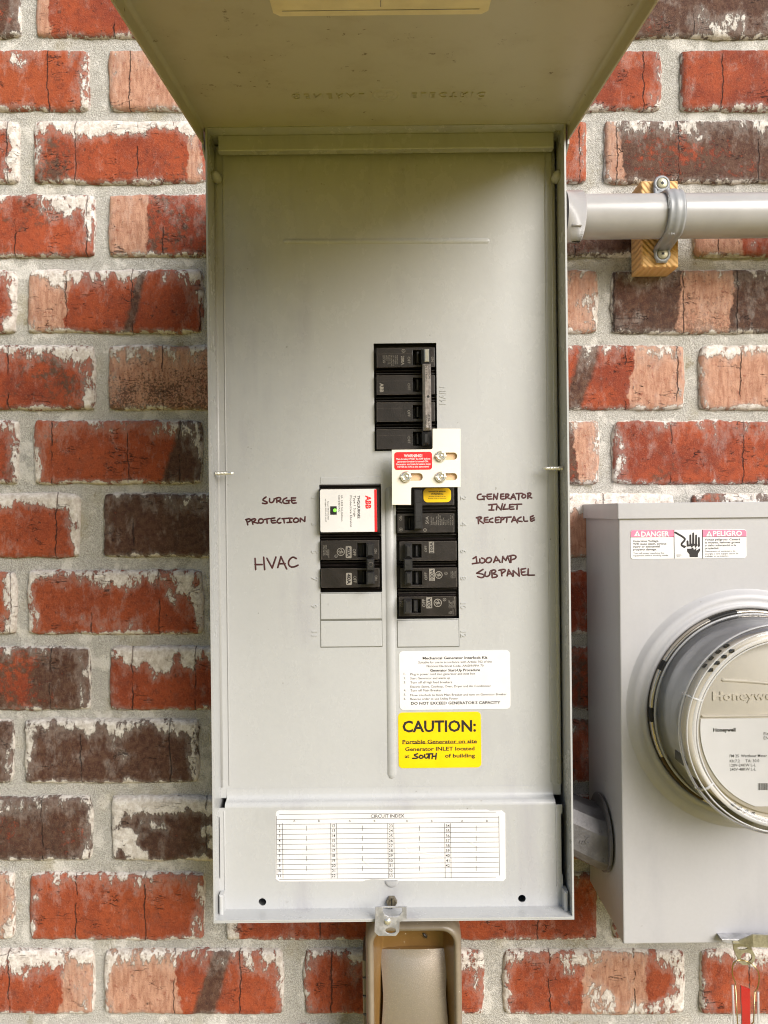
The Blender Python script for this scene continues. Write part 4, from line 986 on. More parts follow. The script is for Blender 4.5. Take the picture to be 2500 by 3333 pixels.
# --- 20 A single-pole
pl = [(*FZ(162, 1200), *FZ(1222, 1557), (*FZ(300, 1250), *FZ(562, 1502)))]
rails = [(*FZ(128, 1115), *FZ(1240, 1142)), (*FZ(130, 1150), *FZ(1240, 1192))]
t = breaker('circuit_breaker', 'single-pole black 20A breaker beside pressed number 10', pl, (1291, 1925, 1492, 2013), rails)
bar('toggle', *FZ(420, 1256), *FZ(508, 1498), DF - 0.010, DF + 0.003, 'black2', t)
bar('handle', *FZ(256, 1262), *FZ(402, 1522), DF - 0.004, DF + 0.0150, 'black2', t, 0.0020)
mb = MB(); mb.bpx(*FZ(668, 1215), *FZ(776, 1418), DP - 0.0001, DP)
mb.text('ON', *FZ(214, 1337), DP, wpx=100 * fk, hpx=56 * fk, rot=90); mb.text('OFF', *FZ(622, 1322), DP, wpx=140 * fk, hpx=58 * fk, rot=90, bold=0.01)
ge_logo(mb, *FZ(878, 1318), 12.2, DP); ul_logo(mb, *FZ(1003, 1258), 4.8, DP, 90)
for x, s_, ln in ((1090, '1 POLE UNIT', 150), (1115, 'CTL 60', 110), (1138, 'SWD HACR', 110), (1163, 'TYPE THQL', 140), (1190, 'COPYRIGHT 1994', 205)): mb.text(s_, *FZ(x, 1415 - ln / 2), DP, wpx=ln * fk, hpx=20 * fk, rot=90)
for x, s_, ln in ((1090, 'IND', 45), (1115, 'HACR', 58), (1138, 'TYPE', 55), (1163, 'E-11592', 85)): mb.text(s_, *FZ(x, 1525 - ln / 2), DP, wpx=ln * fk, hpx=20 * fk, rot=90)
mb.build('printed_text', 'print', t)
mb = MB(); mb.text('20A', *FZ(722, 1316), DP + 0.0001, wpx=175 * fk, hpx=70 * fk, rot=90, bold=0.016); mb.build('rating_text', 'inkblack', t)

# ================================================================== sliding interlock plate
DPL = DF + 0.0185; wk = 0.1567
def WZ(x, y): return (1260 + x * wk, 1380 + y * wk)
c = L(1390, 1640, DPL - 0.002)
t = thing('interlock_plate', 'stepped white metal interlock plate with red warning sticker and three screws', 'interlock', (c.x, -DF, c.z))
outl = [(945, 97), (1525, 97), (1525, 1310), (530, 1316), (508, 1322), (498, 1345), (496, 1680), (102, 1680), (98, 535), (905, 527), (935, 518), (945, 495)]
def slot(x0, y0, x1, y1): return rpx(*WZ(x0, y0), *WZ(x1, y1), DPL, (y1 - y0) / 2 * wk * 0.98)
mb = MB().curve([polypx([WZ(*q) for q in outl], DPL), slot(1040, 595, 1455, 745), slot(320, 1025, 740, 1180), slot(1040, 1024, 1455, 1170)], DPL - 0.0022, DPL, 0.00025)
pln = mb.build('plate', 'plate', t)
for x0, y0, x1, y1 in ((1000, 560, 1500, 780), (280, 990, 780, 1215), (1000, 990, 1500, 1205)): MB().bpx(*WZ(x0, y0), *WZ(x1, y1), DPL - 0.0052, DPL - 0.0030).build('warm_lit_backing', 'tan', t)  # strips coloured for warm light on the metal behind the slots
rs = MB().curve([rpx(*WZ(152, 580), *WZ(935, 950), DPL + 0.0003, 9)], DPL, DPL + 0.0003).build('warning_sticker', 'red', t, 'red warning sticker on the interlock plate')
mb = MB(); dd = DPL + 0.00042
for s_, x0, x1, y, h, bd in (('WARNING!', 350, 732, 658, 58, .03), ('Main breaker MUST be OFF before', 188, 897, 724, 36, .022), ('generator breaker is turned ON.', 215, 862, 778, 36, .022), ('Generator and main breakers must', 184, 903, 832, 36, .022), ('NEVER be ON at the same time!', 217, 872, 886, 36, .022)):
    mb.text(s_, *WZ((x0 + x1) / 2, y), dd, wpx=(x1 - x0) * wk, hpx=h * wk, bold=bd)
mb.build('printed_text', 'white', rs)
for x, y in ((1122, 662), (397, 1095), (1122, 1095)):
    q = L(*WZ(x, y), DPL + 0.003); k = 118 * wk * ppm(DPL + 0.003)
    s_ = MB().lathe(q.x, q.z, [(k * .98, DPL + 0.0003), (k, DPL + 0.0010), (k * .93, DPL + 0.0022), (k * .78, DPL + 0.0031), (k * .6, DPL + 0.0033), (k * .45, DPL + 0.0026), (k * .40, DPL + 0.0018), (k * .36, DPL + 0.0024), (k * .18, DPL + 0.0028), (0, DPL + 0.0028)], 36).build('slide_screw', 'chrome', t)
    for sx in (-1, 1): MB().box(min(q.x + sx * k * .42, q.x + sx * k), max(q.x + sx * k * .42, q.x + sx * k), DPL + 0.001, DPL + 0.0035, q.z - k * .13, q.z + k * .10, 0.0001).build('screw_wing', 'plate', s_)
    MB().lathe(q.x, q.z, [(k * .17, DPL + 0.0029), (0, DPL + 0.0027)], 6, False).build('hex_socket', 'screwmetal', s_)

# ================================================================== meter socket and meter
DM = 0.115
m0 = L(2014, 1690, DM); m1 = L(2030, 3073, DM); MX0 = (m0.x + m1.x) / 2; MZ0 = m1.z; MZ1 = L(2010, 1640, DM).z
mc = L(2437, 2311, 0.120); MCX, MCZ = mc.x, mc.z; MX1 = 2 * MCX - MX0
ms = thing('meter_socket', 'grey steel meter socket box right of the breaker panel', 'meter socket', ((MX0 + MX1) / 2, 0, MZ0))
mb = MB().box(MX0 + 0.0012, MX1 - 0.0012, 0.001, 0.094, MZ0 + 0.001, MZ1 - 0.004); mb.build('back_box', 'paint_meter', ms)
hole_r = 0.0925
mb = MB().curve([[(MX1, MZ1 - 0.003), (MX0, MZ1 - 0.003), (MX0, MZ0), (MX1, MZ0)], circ(MCX, MCZ, hole_r, 72)], DM - 0.0205, DM, 0.0010)
fr = mb.build('front_cover', 'paint_meter', ms)
# raised collar pressed into the cover round the opening
mb = MB().lathe(MCX, MCZ, [(0.1075, DM + 0.0001), (0.1055, DM + 0.0012), (0.1035, DM + 0.0036), (0.1015, DM + 0.0050), (0.0985, DM + 0.0054), (0.0960, DM + 0.0048), (0.0945, DM + 0.0062), (0.0925, DM + 0.0070), (0.0905, DM + 0.0062), (0.0900, DM - 0.004)], 120)
mb.build('pressed_collar', 'paint_meter', fr)
tz0, tz1 = L(2010, 1690, DM + 0.002).z, L(2010, 1638, DM + 0.002).z
mb = MB().box(MX0 - 0.0016, MX1 + 0.0016, 0.0005, DM + 0.0022, tz0, tz1, 0.0006); mb.build('top_cap', 'paint_meter', ms)
# danger label
dk, dx_, dy_ = 0.3918, 1850, 1600
TD = TH + R(0.28)
def DZ(x, y): return (dx_ + x * dk, dy_ + y * dk)
lab = MB().curve([rpx(*DZ(518, 318), *DZ(1480, 556), DM + SK, 9)], DM, DM + SK).build('danger_label', 'white', ms, 'white and faded pink DANGER / PELIGRO label')
def DY(x, y): return (dx_ + x * dk, dy_ + (y + (x - 1000) * 0.004) * dk)
mb = MB(); d1 = DM + SK + 0.00012
mb.curve([polypx([DZ(520, 336), DZ(532, 322), DZ(876, 318), DZ(876, 378), DZ(519, 378)], d1)], d1 - .0001, d1)
mb.build('header_band', 'pink', lab); mb = MB()
mb.curve([polypx([DZ(1113, 318), DZ(1464, 318), DZ(1478, 330), DZ(1479, 375), DZ(1114, 375)], d1)], d1 - .0001, d1)
mb.build('header_band', 'pink', lab)
mb = MB(); d2 = d1 + 0.0001
mb.text('DANGER', *DY(722, 353), d2, wpx=234 * dk, hpx=42 * dk, bold=0.03); mb.curve([polypx([DY(546, 372), DY(598, 372), DY(572, 326)], d2)], d2 - .00005, d2); mb.build('header_text', 'white', lab); mb = MB(); mb.text('PELIGRO', *DY(1322, 346), d2, wpx=242 * dk, hpx=42 * dk, bold=0.03)
for xc in (1170,):
    mb.curve([polypx([DY(xc - 26, 372), DY(xc + 26, 372), DY(xc, 326)], d2)], d2 - .00005, d2)
mb.build('header_text', 'white', lab)
mb = MB()
for xc in (572, 1170): mb.text('!', *DY(xc, 356), d2 + .0001, hpx=26 * dk, bold=0.02)
for s_, x0, x1, y, h, bd in (('Hazardous Voltage.', 538, 752, 410, 17, .012), ('Will cause death, serious', 538, 815, 433, 17, .012), ('injury or substantial', 538, 760, 456, 17, .012), ('property damage.', 538, 735, 480, 17, .012), ('Turn off power supplying this', 540, 797, 511, 13, 0), ('equipment before working inside.', 540, 833, 530, 13, 0),
    ('Voltaje peligroso. Causar\u00e1', 1133, 1428, 397, 17, .012), ('la muerte, lesiones graves', 1135, 1427, 421, 17, .012), ('o da\u00f1o substancial a la', 1135, 1392, 445, 17, .012), ('propiedad.', 1135, 1252, 469, 17, .012), ('Desconecte el suministro de', 1136, 1388, 494, 13, 0), ('energ\u00eda a este equipo antes de', 1136, 1412, 515, 13, 0), ('trabajar en su interior.', 1136, 1332, 535, 13, 0), ('1000054', 897, 947, 527, 9, 0), ('REV. L', 901, 941, 541, 9, 0)):
    mb.text(s_, *DZ((x0 + x1) / 2, y), d1, wpx=(x1 - x0) * dk, hpx=h * dk, bold=bd)
for x in (878, 1114):
    a, b_ = L(*DZ(x, 318), d1), L(*DZ(x, 556), d1); mb.mesh([(a.x - .0003, -d1, b_.z), (a.x + .0003, -d1, b_.z), (a.x + .0003, -d1, a.z), (a.x - .0003, -d1, a.z)], [(0, 1, 2, 3)])
for x0, x1, y in ((519, 876, 380), (1114, 1479, 377)):
    a, b_ = L(*DZ(x0, y), d1), L(*DZ(x1, y), d1); mb.mesh([(a.x, -d2, a.z), (b_.x, -d2, a.z), (b_.x, -d2, a.z + .0003), (a.x, -d2, a.z + .0003)], [(0, 1, 2, 3)])
# shock pictogram: cable, hand, bolt
mb.ink([(q.x, q.z) for q in (L(*DZ(x, y), d1) for x, y in ((890, 340), (968, 385), (968, 405), (932, 440), (965, 462)))], d1, 16 * dk * ppm(d1), 0.0001)
mb.ink([(q.x, q.z) for q in (L(*DZ(x, y), d1) for x, y in ((940, 445), (975, 455)))], d1, 9 * dk * ppm(d1), 0.0001)
hand_up = [(984, 458), (982, 412), (990, 404), (998, 412), (1000, 440), (1006, 440), (1006, 362), (1014, 354), (1021, 362), (1023, 432), (1029, 432), (1030, 346), (1038, 338), (1046, 346), (1047, 434), (1053, 434), (1055, 362), (1062, 355), (1069, 362), (1070, 440), (1077, 440), (1078, 382), (1085, 374), (1092, 382), (1094, 455), (1080, 462), (1075, 445), (1054, 470), (1048, 448), (1022, 466), (1018, 454)]
hand_lo = [(986, 474), (1020, 474), (1036, 462), (1044, 484), (1066, 466), (1062, 490), (1095, 470), (1096, 488), (1078, 518), (1076, 545), (1008, 545), (1006, 520), (988, 500)]
mb.curve([polypx([DZ(*q) for q in hand_up], d1)], d1 - .0001, d1); mb.curve([polypx([DZ(*q) for q in hand_lo], d1)], d1 - .0001, d1)
mb.build('printed_text', 'inkblack', lab)
# latch at the lower edge of the socket
vk, vx, vy = 0.1808, 2200, 2950
def VZ(x, y): return (vx + x * vk, vy + y * vk)
DV = DM + 0.010
mb = MB().curve([polypx([VZ(830, 595), VZ(1020, 592), VZ(1640, 592), VZ(3000, 592), VZ(3000, 672), VZ(960, 672), VZ(835, 640)], DV)], DM - 0.004, DV, 0.0003)
lt = mb.build('latch_plate', 'zinc', ms)
mb = MB(); pr = []
for px_, hh in ((1020, 0.0005), (1120, 0.001), (1320, 0.007), (1660, 0.008), (2600, 0.008), (2800, 0.001), (2980, 0.0005)):
    a = L(*VZ(px_, 620 if hh < .002 else 440), DV); b_ = L(*VZ(px_, 650), DV)
    pr.append((a.x, a.z, b_.z, DV + hh))
vs, fs = [], []
for x, za, zb, d_ in pr: vs += [(x, -d_, za), (x, -d_ - 0.0002, zb), (x, -d_ + 0.0016, zb), (x, -d_ + 0.0016, za)]
for i in range(len(pr) - 1):
    for k in range(4): fs.append((4 * i + k, 4 * i + (k + 1) % 4, 4 * i + 4 + (k + 1) % 4, 4 * i + 4 + k))
mb.mesh(vs, fs + [(0, 1, 2, 3), (len(vs) - 1, len(vs) - 2, len(vs) - 3, len(vs) - 4)]); mb.build('hasp', 'brass', ms)
tab = [(1025, 670), (1340, 670), (1385, 800), (1430, 880), (1425, 980), (1370, 1040), (1290, 1065), (1200, 1060), (1140, 1005), (1090, 900), (1045, 790)]
hl_ = [(1275 + 96 * math.cos(R(a)), 920 + 85 * math.sin(R(a))) for a in range(0, 360, 20)]
sl_ = [(1195 + 95 * math.cos(R(a)), 757 + 28 * math.sin(R(a))) for a in range(0, 360, 24)]
DTB = DM - 0.002
MB().curve([polypx([VZ(*q) for q in tab], DTB), polypx([VZ(*q) for q in hl_], DTB), polypx([VZ(*q) for q in sl_], DTB)], DTB - 0.0016, DTB, 0.0003).build('seal_tab', 'brass', ms)

# the glass-domed meter plugged into the socket
mt = thing('electric_meter', 'round glass-domed electric meter with white nameplate', 'electric meter', (MCX, -DM, MCZ - 0.09))
mb = MB().lathe(MCX, MCZ, [(0.0, 0.100), (0.0895, 0.100), (0.0895, 0.1185), (0.0880, 0.1200), (0.0840, 0.1210), (0.0, 0.1210)], 96); mb.build('base', 'mgrey', mt)
mb = MB().lathe(MCX, MCZ, [(0.0899, 0.118), (0.0898, 0.1262), (0.0885, 0.1272), (0.0868, 0.1262), (0.0868, 0.121)], 120); mb.build('seal_ring', 'steelring', mt)
for a0, a1, wm_ in ((98, 114, 'dark'), (149, 155, 'dark'), (177, 185, 'dark'), (206, 240, 'bronze'), (290, 330, 'dark'), (20, 50, 'dark')):       # dark gasket windows in the ring
    MB().lathe(MCX, MCZ, [(0.0901, 0.1225), (0.0900, 0.1264), (0.0886, 0.1275), (0.0876, 0.1270)], 16, True, R(a0), R(a1)).build('ring_window', wm_, mt)
mb = MB().lathe(MCX, MCZ, [(0.0850, 0.1212), (0.0840, 0.1240), (0.0790, 0.1280), (0.0775, 0.1660), (0.0, 0.1661)], 96); inner_ = mb.build('inner_shell', 'mgrey', mt)
MB().lathe(MCX, MCZ, [(0.0780, 0.1655), (0.0778, 0.1700), (0.0762, 0.1732), (0.0735, 0.1740), (0.0700, 0.1738), (0.0, 0.1738)], 96).build('front_ring', 'cream', mt)
for a in (204, 222):
    x, z = MCX + 0.0786 * math.cos(R(a)), MCZ + 0.0786 * math.sin(R(a))
    MB().box(x - 0.002, x + 0.002, 0.140, 0.158, z - 0.004, z + 0.004).build('slot', 'black2', inner_)
for i in range(4):
    for j, rad_ in enumerate((0.0742, 0.0782)):
        a = 122 + i * 6.0; x, z = MCX + rad_ * math.cos(R(a)), MCZ + rad_ * math.sin(R(a))
        MB().box(x - 0.0019, x + 0.0019, 0.166 if j else 0.171, 0.1708 if j else 0.1748, z - 0.0014, z + 0.0014).build('vent', 'dark' if j == 0 else 'black2', inner_)
    a = 238 + i * 4.5; x, z = MCX + 0.0742 * math.cos(R(a)), MCZ + 0.0742 * math.sin(R(a))
    MB().box(x - 0.0016, x + 0.0016, 0.171, 0.1745, z - 0.0012, z + 0.0012).build('vent', 'dark', inner_)
# face: cream moulding above, white nameplate below
DFc = 0.1765
mb = MB().lathe(MCX, MCZ, [(0.0715, 0.1738), (0.0710, DFc - .001), (0.0700, DFc), (0.0, DFc)], 96); fc = mb.build('face_plate', 'cream', mt)
rr_ = 0.0672; zc = L(2400, 2338, DFc).z - MCZ; pts = []
a_s = math.asin(zc / rr_)
n = 48
for i in range(n + 1):
    a = math.pi - a_s + (math.pi + 2 * a_s) * i / n; pts.append((MCX + rr_ * math.cos(a), MCZ + rr_ * math.sin(a)))
cut = -0.0632
pts = [(x, max(z, MCZ + cut)) for x, z in pts]
M['nameplate'] = simple('nameplate_white', lin(246, 245, 246), 0.4, var=0.02)
npl = MB().curve([pts], DFc - 0.0005, DFc + 0.0010).build('nameplate', 'nameplate', mt, 'white printed meter nameplate')
a, b_ = L(2300, 2336, DFc), L(2700, 2336, DFc)
MB().box(MCX - 0.066, MCX + 0.066, DFc - 0.001, DFc + 0.0018, MCZ + zc + 0.0012, MCZ + zc + 0.0030, 0.0006).build('nameplate_rail', 'cream', mt)
mb = MB(); dn = DFc + 0.00115; nk = 0.3843
def NZ(x, y): return (2000 + x * nk, 1900 + y * nk)
mb.text('Honeywell', *NZ(931, 1237), dn, wpx=190 * nk, hpx=30 * nk, bold=0.035)
mb.text('FM 2S  Watthour Meter', *NZ(1134, 1457), dn, wpx=316 * nk, hpx=24 * nk, bold=0.004)
mb.text('Kh:7.2     TA: 30.0', *NZ(1102, 1500), dn, wpx=250 * nk, hpx=24 * nk, bold=0.004)
mb.text('120V-24KW L-L', *NZ(1087, 1536), dn, wpx=220 * nk, hpx=24 * nk, bold=0.004); mb.text('240V-48KW L-L', *NZ(1087, 1571), dn, wpx=220 * nk, hpx=24 * nk, bold=0.004)
mb.text('Ele', *NZ(1264, 1270), dn, hpx=26 * nk, align='L'); mb.text('EN', *NZ(1264, 1306), dn, hpx=26 * nk, align='L')
x = 1216
random.seed(3)
while x < 1560:
    wd = random.choice((2, 2, 3, 5)); mb.bpx(*NZ(x, 1690), *NZ(x + wd, 1748), dn - .0002, dn); x += wd + random.choice((2, 3, 4))
mb.build('printed_text', 'inkblack', npl)
mb = MB(); mb.text('Honeywell', *NZ(1110, 945), DFc, wpx=560 * nk, hpx=72 * nk, bold=0.02, depth=0.0010); mb.build('moulded_lettering', 'cream', fc)
q = L(*NZ(1150, 740), DFc)
MB().ink([(MCX - 0.048, MCZ + 0.040), (MCX - 0.02, MCZ + 0.038), (MCX + 0.05, MCZ + 0.030)], DFc - 0.0001, 0.0030, 0.0012).build('moulded_ridge', 'cream', fc)
# clear dome
prof = [(0.0868, 0.1215), (0.0862, 0.130), (0.0858, 0.160), (0.0853, 0.178)] + [(0.0783 + 0.007 * math.cos(R(a)), 0.1800 + 0.007 * math.sin(R(a))) for a in range(0, 91, 15)] + [(0.0740, 0.1862), (0.0725, 0.1845), (0.0700, 0.1842), (0.0, 0.1850)]
mb = MB().lathe(MCX, MCZ, prof, 120); mb.build('glass_dome', 'glass', mt)
mb = MB().lathe(MCX, MCZ, [(0.0778, 0.1869), (0.0765, 0.1876), (0.0748, 0.1868)], 120)
mb.build('dome_lip', 'clearedge', mt)
for rad_, dd_, tr_ in ((0.0851, 0.1795, 0.0011), (0.0818, 0.1862, 0.0007), (0.0732, 0.1852, 0.0009), (0.0866, 0.1290, 0.0010)):
    MB().lathe(MCX, MCZ, [(rad_ + tr_ * math.cos(R(a)), dd_ + tr_ * math.sin(R(a))) for a in range(0, 361, 45)], 120).build('moulded_edge', 'clearedge', mt)
for a in (160, 214, 262):
    ca_, sa_ = math.cos(R(a)), math.sin(R(a))
    MB().tube([(MCX + r * ca_, d_, MCZ + r * sa_) for r, d_ in ((0.0735, 0.1852), (0.0790, 0.1868), (0.0838, 0.1835), (0.0853, 0.1750))], 0.0012, 8).build('moulded_rib', 'clearedge', mt)

# seal tag hanging on its wire
DTG = DM + 0.002
def pt(x, y, d=DTG): q = L(*VZ(x, y), d); return (q.x, d, q.z)
tg = thing('seal_tag', 'clear plastic seal tag with red insert hanging on a wire loop', 'seal tag', (pt(1260, 2500)[0], -DTG, pt(1260, 2500)[2]))
MB().tube([pt(1070, 1420), pt(1068, 1360), pt(1022, 1250), pt(1012, 1180), pt(1020, 1080), pt(1045, 1010), pt(1110, 970, DTG + .001), pt(1200, 965, DTG - .002), pt(1260, 985, DTG - .004), pt(1340, 1015, DTG - .002), pt(1420, 1080), pt(1480, 1170), pt(1500, 1260), pt(1492, 1380), pt(1470, 1470), pt(1430, 1530)], 0.00055, 8).build('wire_loop', 'wire', tg)
out_t = [(1008, 1405), (1075, 1360), (1490, 1515), (1505, 1600), (1505, 2500), (1110, 2500), (1045, 2000)]
MB().curve([polypx([VZ(*q) for q in out_t], DTG + 0.003)], DTG - 0.003, DTG + 0.003, 0.0006).build('clear_case', 'tagclear', tg)
MB().curve([polypx([VZ(*q) for q in ((1165, 1425), (1330, 1485), (1335, 2500), (1180, 2500), (1185, 1900), (1170, 1700))], DTG)], DTG - 0.001, DTG + 0.001).build('red_insert', 'redtag', tg)
for pts in (((1070, 1420), (1110, 2100), (1150, 2450)), ((1420, 1530), (1400, 2080), (1360, 2120))): MB().tube([pt(*q) for q in pts], 0.0006, 8).build('wire_end', 'wire', tg)
for pts in (((1020, 1420), (1060, 2450)), ((1480, 1540), (1490, 2450))): MB().tube([pt(*q) for q in pts], 0.0010, 8).build('case_rib', 'clearedge', tg)

# ================================================================== offset nipple between the cabinets
c = L(1930, 2840, 0.05)
et = thing('offset_conduit_fitting', 'grey cast offset conduit fitting joining panel and meter socket', 'conduit fitting', (c.x, -0.02, c.z))
# cross-sections (x, centre z, half height, depth back, depth front)
xs_ = []
eL = L(1863, 2703, 0.085); eR = L(1972, 2757, 0.080)
x_a, x_b = RX1 + 0.0002, MX0 - 0.0016
mb = MB(); vs, fs = [], []; n = 12; ns = 12
for i in range(n + 1):
    t_ = i / n; s_ = t_ * t_ * (3 - 2 * t_) * 0.55 + t_ * 0.45
    x = x_a + (x_b - x_a) * t_; zc = eL.z + (eR.z - eL.z) * s_; hh = 0.0265 + 0.002 * t_
    hh *= 1.0; dm_ = 0.055; dh = 0.028
    prof = [(-.45, -1), (.45, -1), (.8, -.85), (1, -.55), (1, .35), (.80, .80), (.35, 1), (-.45, 1), (-.85, .8), (-1, .4), (-1, -.4), (-.85, -.8)]
    for pd_, pz in prof: vs.append((x, -(dm_ + dh * pd_), zc + hh * pz))
for i in range(n):
    for k in range(ns): fs.append((i * ns + k, i * ns + (k + 1) % ns, (i + 1) * ns + (k + 1) % ns, (i + 1) * ns + k))
mb.mesh(vs, fs + [tuple(range(ns)), tuple(n * ns + k for k in range(ns))[::-1]])
bd_ = mb.build('cast_body', 'cast', et)
# flange against the socket's side
zf = eR.z + 0.004; vs, fs = [], []
for xx, r in ((x_b - 0.0020, 0.0350), (x_b - 0.0016, 0.0362), (x_b + 0.0004, 0.0362)):
    for k in range(40): a = 2 * math.pi * k / 40; vs.append((xx, -(0.055 + r * math.cos(a)), zf + r * math.sin(a)))
for j in range(2):
    for k in range(40): fs.append((j * 40 + k, j * 40 + (k + 1) % 40, (j + 1) * 40 + (k + 1) % 40, (j + 1) * 40 + k))
fs += [tuple(range(40)), tuple(80 + k for k in range(40))[::-1]]
MB().mesh(vs, fs).build('flange', 'cast', et)
mb = MB(); de = 0.0832
mb.text('2\u2033', 1903, 2733, de, hpx=26, rot=170, depth=0.0008, bold=0.0)
for px, py in ((1956, 2707), (1964, 2800)):
    q = L(px, py, de); mb.lathe(q.x, q.z, [(0.0018, de), (0.0014, de + 0.0006), (0.0010, de)], 14)
mb.build('cast_mark', 'cast', et)

# ================================================================== conduit run at the upper right
TP = R(0.46)
def PL(px, py, d): return L(px, py, d, TP)
DC = 0.054; pr_ = 0.0210; pc = PL(2200, 704, DC)
c0 = PL(1858, 702, DC)
pipe = thing('conduit_pipe', 'grey plastic conduit pipe running right from the panel', 'conduit', (c0.x, 0, c0.z), TP)
xa = PL(1838, 702, DC).x
mb = MB().tube([(xa, DC, pc.z), (2.0, DC, pc.z)], pr_, 48, False); mb.build('pipe', 'pvc', pipe)
k0 = PL(1846, 702, DC).x; k1 = PL(1890, 702, DC).x
mb = MB().tube([(k0 - 0.004, DC, pc.z), (k1 - 0.001, DC, pc.z), (k1 - 0.001, DC, pc.z), (k1, DC, pc.z), (k1, DC, pc.z), (k1 - 0.0001, DC, pc.z)], [0.0242, 0.0242, 0.0242, 0.0236, 0.0236, 0.0212], 48, False)
for a in (-38, 82, 202):
    mb.tube([(k0, DC + 0.0240 * math.cos(R(a)), pc.z + 0.0240 * math.sin(R(a))), (k1 - 0.004, DC + 0.0240 * math.cos(R(a)), pc.z + 0.0240 * math.sin(R(a)))], 0.0012, 8)
mb.build('terminal_adapter', 'pvc', pipe)

DW = 0.032
wb = thing('wood_block', 'small pine wood block behind the conduit strap', 'wood block', (PL(2148, 868, DW).x, 0, PL(2148, 868, DW).z), TP)
a, b_ = PL(2087, 589, DW), PL(2209, 868, DW)
MB().box(a.x, b_.x, 0.0005, DW, b_.z, a.z, 0.0012).build('block', 'wood', wb)
stp = thing('conduit_strap', 'grey plastic two-hole strap screwed over the conduit', 'pipe strap', (PL(2150, 840, DW).x, -DW, PL(2150, 840, DW).z), TP)
sx_c = PL(2150, 700, DW).x; hw = 0.0082; vs, fs = [], []
zt, zb_ = PL(2145, 604, DW).z, PL(2154, 832, DW).z
path = [(DW + 0.0040, zb_ - 0.008), (DW + 0.0042, zb_ + 0.004), (DW + 0.0050, pc.z - 0.0270)]
for a in range(-62, 63, 8): path.append((DC + (pr_ + 0.0030) * math.cos(R(a)), pc.z + (pr_ + 0.0030) * math.sin(R(a)) * 1.02))
path += [(DW + 0.0050, pc.z + 0.0270), (DW + 0.0042, zt - 0.003), (DW + 0.0040, zt + 0.007)]
cross = [(-1, -.0032), (-1, 0), (-.72, .0006), (-.55, -.0002), (-.25, .0009), (0, .0012), (.25, .0009), (.55, -.0002), (.72, .0006), (1, 0), (1, -.0032)]
NP = len(path)
for i, (d_, z) in enumerate(path):
    t2 = Vector((path[min(i + 1, NP - 1)][0] - path[max(i - 1, 0)][0], path[min(i + 1, NP - 1)][1] - path[max(i - 1, 0)][1])).normalized(); nr = Vector((t2.y, -t2.x))
    k = 1.0 if 0 < i < NP - 1 else 0.6
    for (cx_, ch) in cross: vs.append((sx_c + hw * cx_ * k, -(d_ + nr.x * ch), z + nr.y * ch))
mcr = len(cross)
for i in range(NP - 1):
    for k in range(mcr): fs.append((i * mcr + k, i * mcr + (k + 1) % mcr, (i + 1) * mcr + (k + 1) % mcr, (i + 1) * mcr + k))
MB().mesh(vs, fs + [tuple(range(mcr)), tuple((NP - 1) * mcr + k for k in range(mcr))[::-1]], True).build('strap_band', 'pvc2', stp)
for z in (zt, zb_):
    s_ = MB().lathe(sx_c, z, [(0.0082, DW + 0.0030), (0.0082, DW + 0.0046), (0.0062, DW + 0.0056), (0.0055, DW + 0.0046)], 28).build('screw_boss', 'pvc2', stp)
    sc2 = MB().lathe(sx_c, z, [(0.0054, DW + 0.0046), (0.0052, DW + 0.0056), (0.0046, DW + 0.0060), (0.0, DW + 0.0062)], 28).build('screw', 'brass', stp)
    m2 = MB(); pts = []
    for i in range(12): a = R(i * 30); r = 0.0019 if i % 2 else 0.0011; pts.append((sx_c + r * math.cos(a), z + r * math.sin(a)))
    m2.curve([pts], DW + 0.0060, DW + 0.0064).build('star_recess', 'dark', sc2)
mb = MB(); mb.text('CARLON', 2179, 655, DC + pr_ + 0.0044, hpx=8, rot=-90, th=TP, depth=0.0003); mb.text('1 1/4', 2186, 760, DC + pr_ + 0.001, hpx=7, rot=0, th=TP, depth=0.0003)
mb.build('moulded_lettering', 'pvc2', stp)

# ================================================================== weatherproof outlet cover below the panel
DO = 0.085
oc0, oc1 = L(1187, 3009, DO), L(1511, 3540, DO); OX, OZ = (oc0.x + oc1.x) / 2, (oc0.z + oc1.z) / 2; OW, OH = oc1.x - oc0.x, oc0.z - oc1.z
oc = thing('outlet_cover', 'smoky plastic weatherproof outlet cover below the breaker panel', 'outlet cover', (OX, 0, oc1.z))
def loft(rings, close=True):
    vs, fs = [], []; m = None
    for (ins, d_, r) in rings:
        lp = rr(OX, OZ, OW - 2 * ins, OH - 2 * ins, r, 8); m = len(lp); vs += [(x, -d_, z) for x, z in lp]
    for j in range(len(rings) - 1):
        for k in range(m): fs.append((j * m + k, j * m + (k + 1) % m, (j + 1) * m + (k + 1) % m, (j + 1) * m + k))
    if close: fs.append(tuple((len(rings) - 1) * m + k for k in range(m)))
    return vs, fs
vs, fs = loft([(0.001, 0.0, 0.012), (0.0, 0.03, 0.014), (0.0004, 0.076, 0.016), (0.0018, 0.0825, 0.017), (0.0042, 0.085, 0.016), (0.0062, 0.0848, 0.014), (0.0074, 0.0835, 0.013), (0.0080, 0.081, 0.012)], False)
MB().mesh(vs, fs, True).build('lid', 'smoke', oc)
vs, fs = loft([(0.0080, 0.081, 0.012), (0.0095, 0.072, 0.012), (0.0155, 0.055, 0.008), (0.0165, 0.054, 0.007)])
MB().mesh(vs, fs, True).build('lid_recess', 'amber', oc)
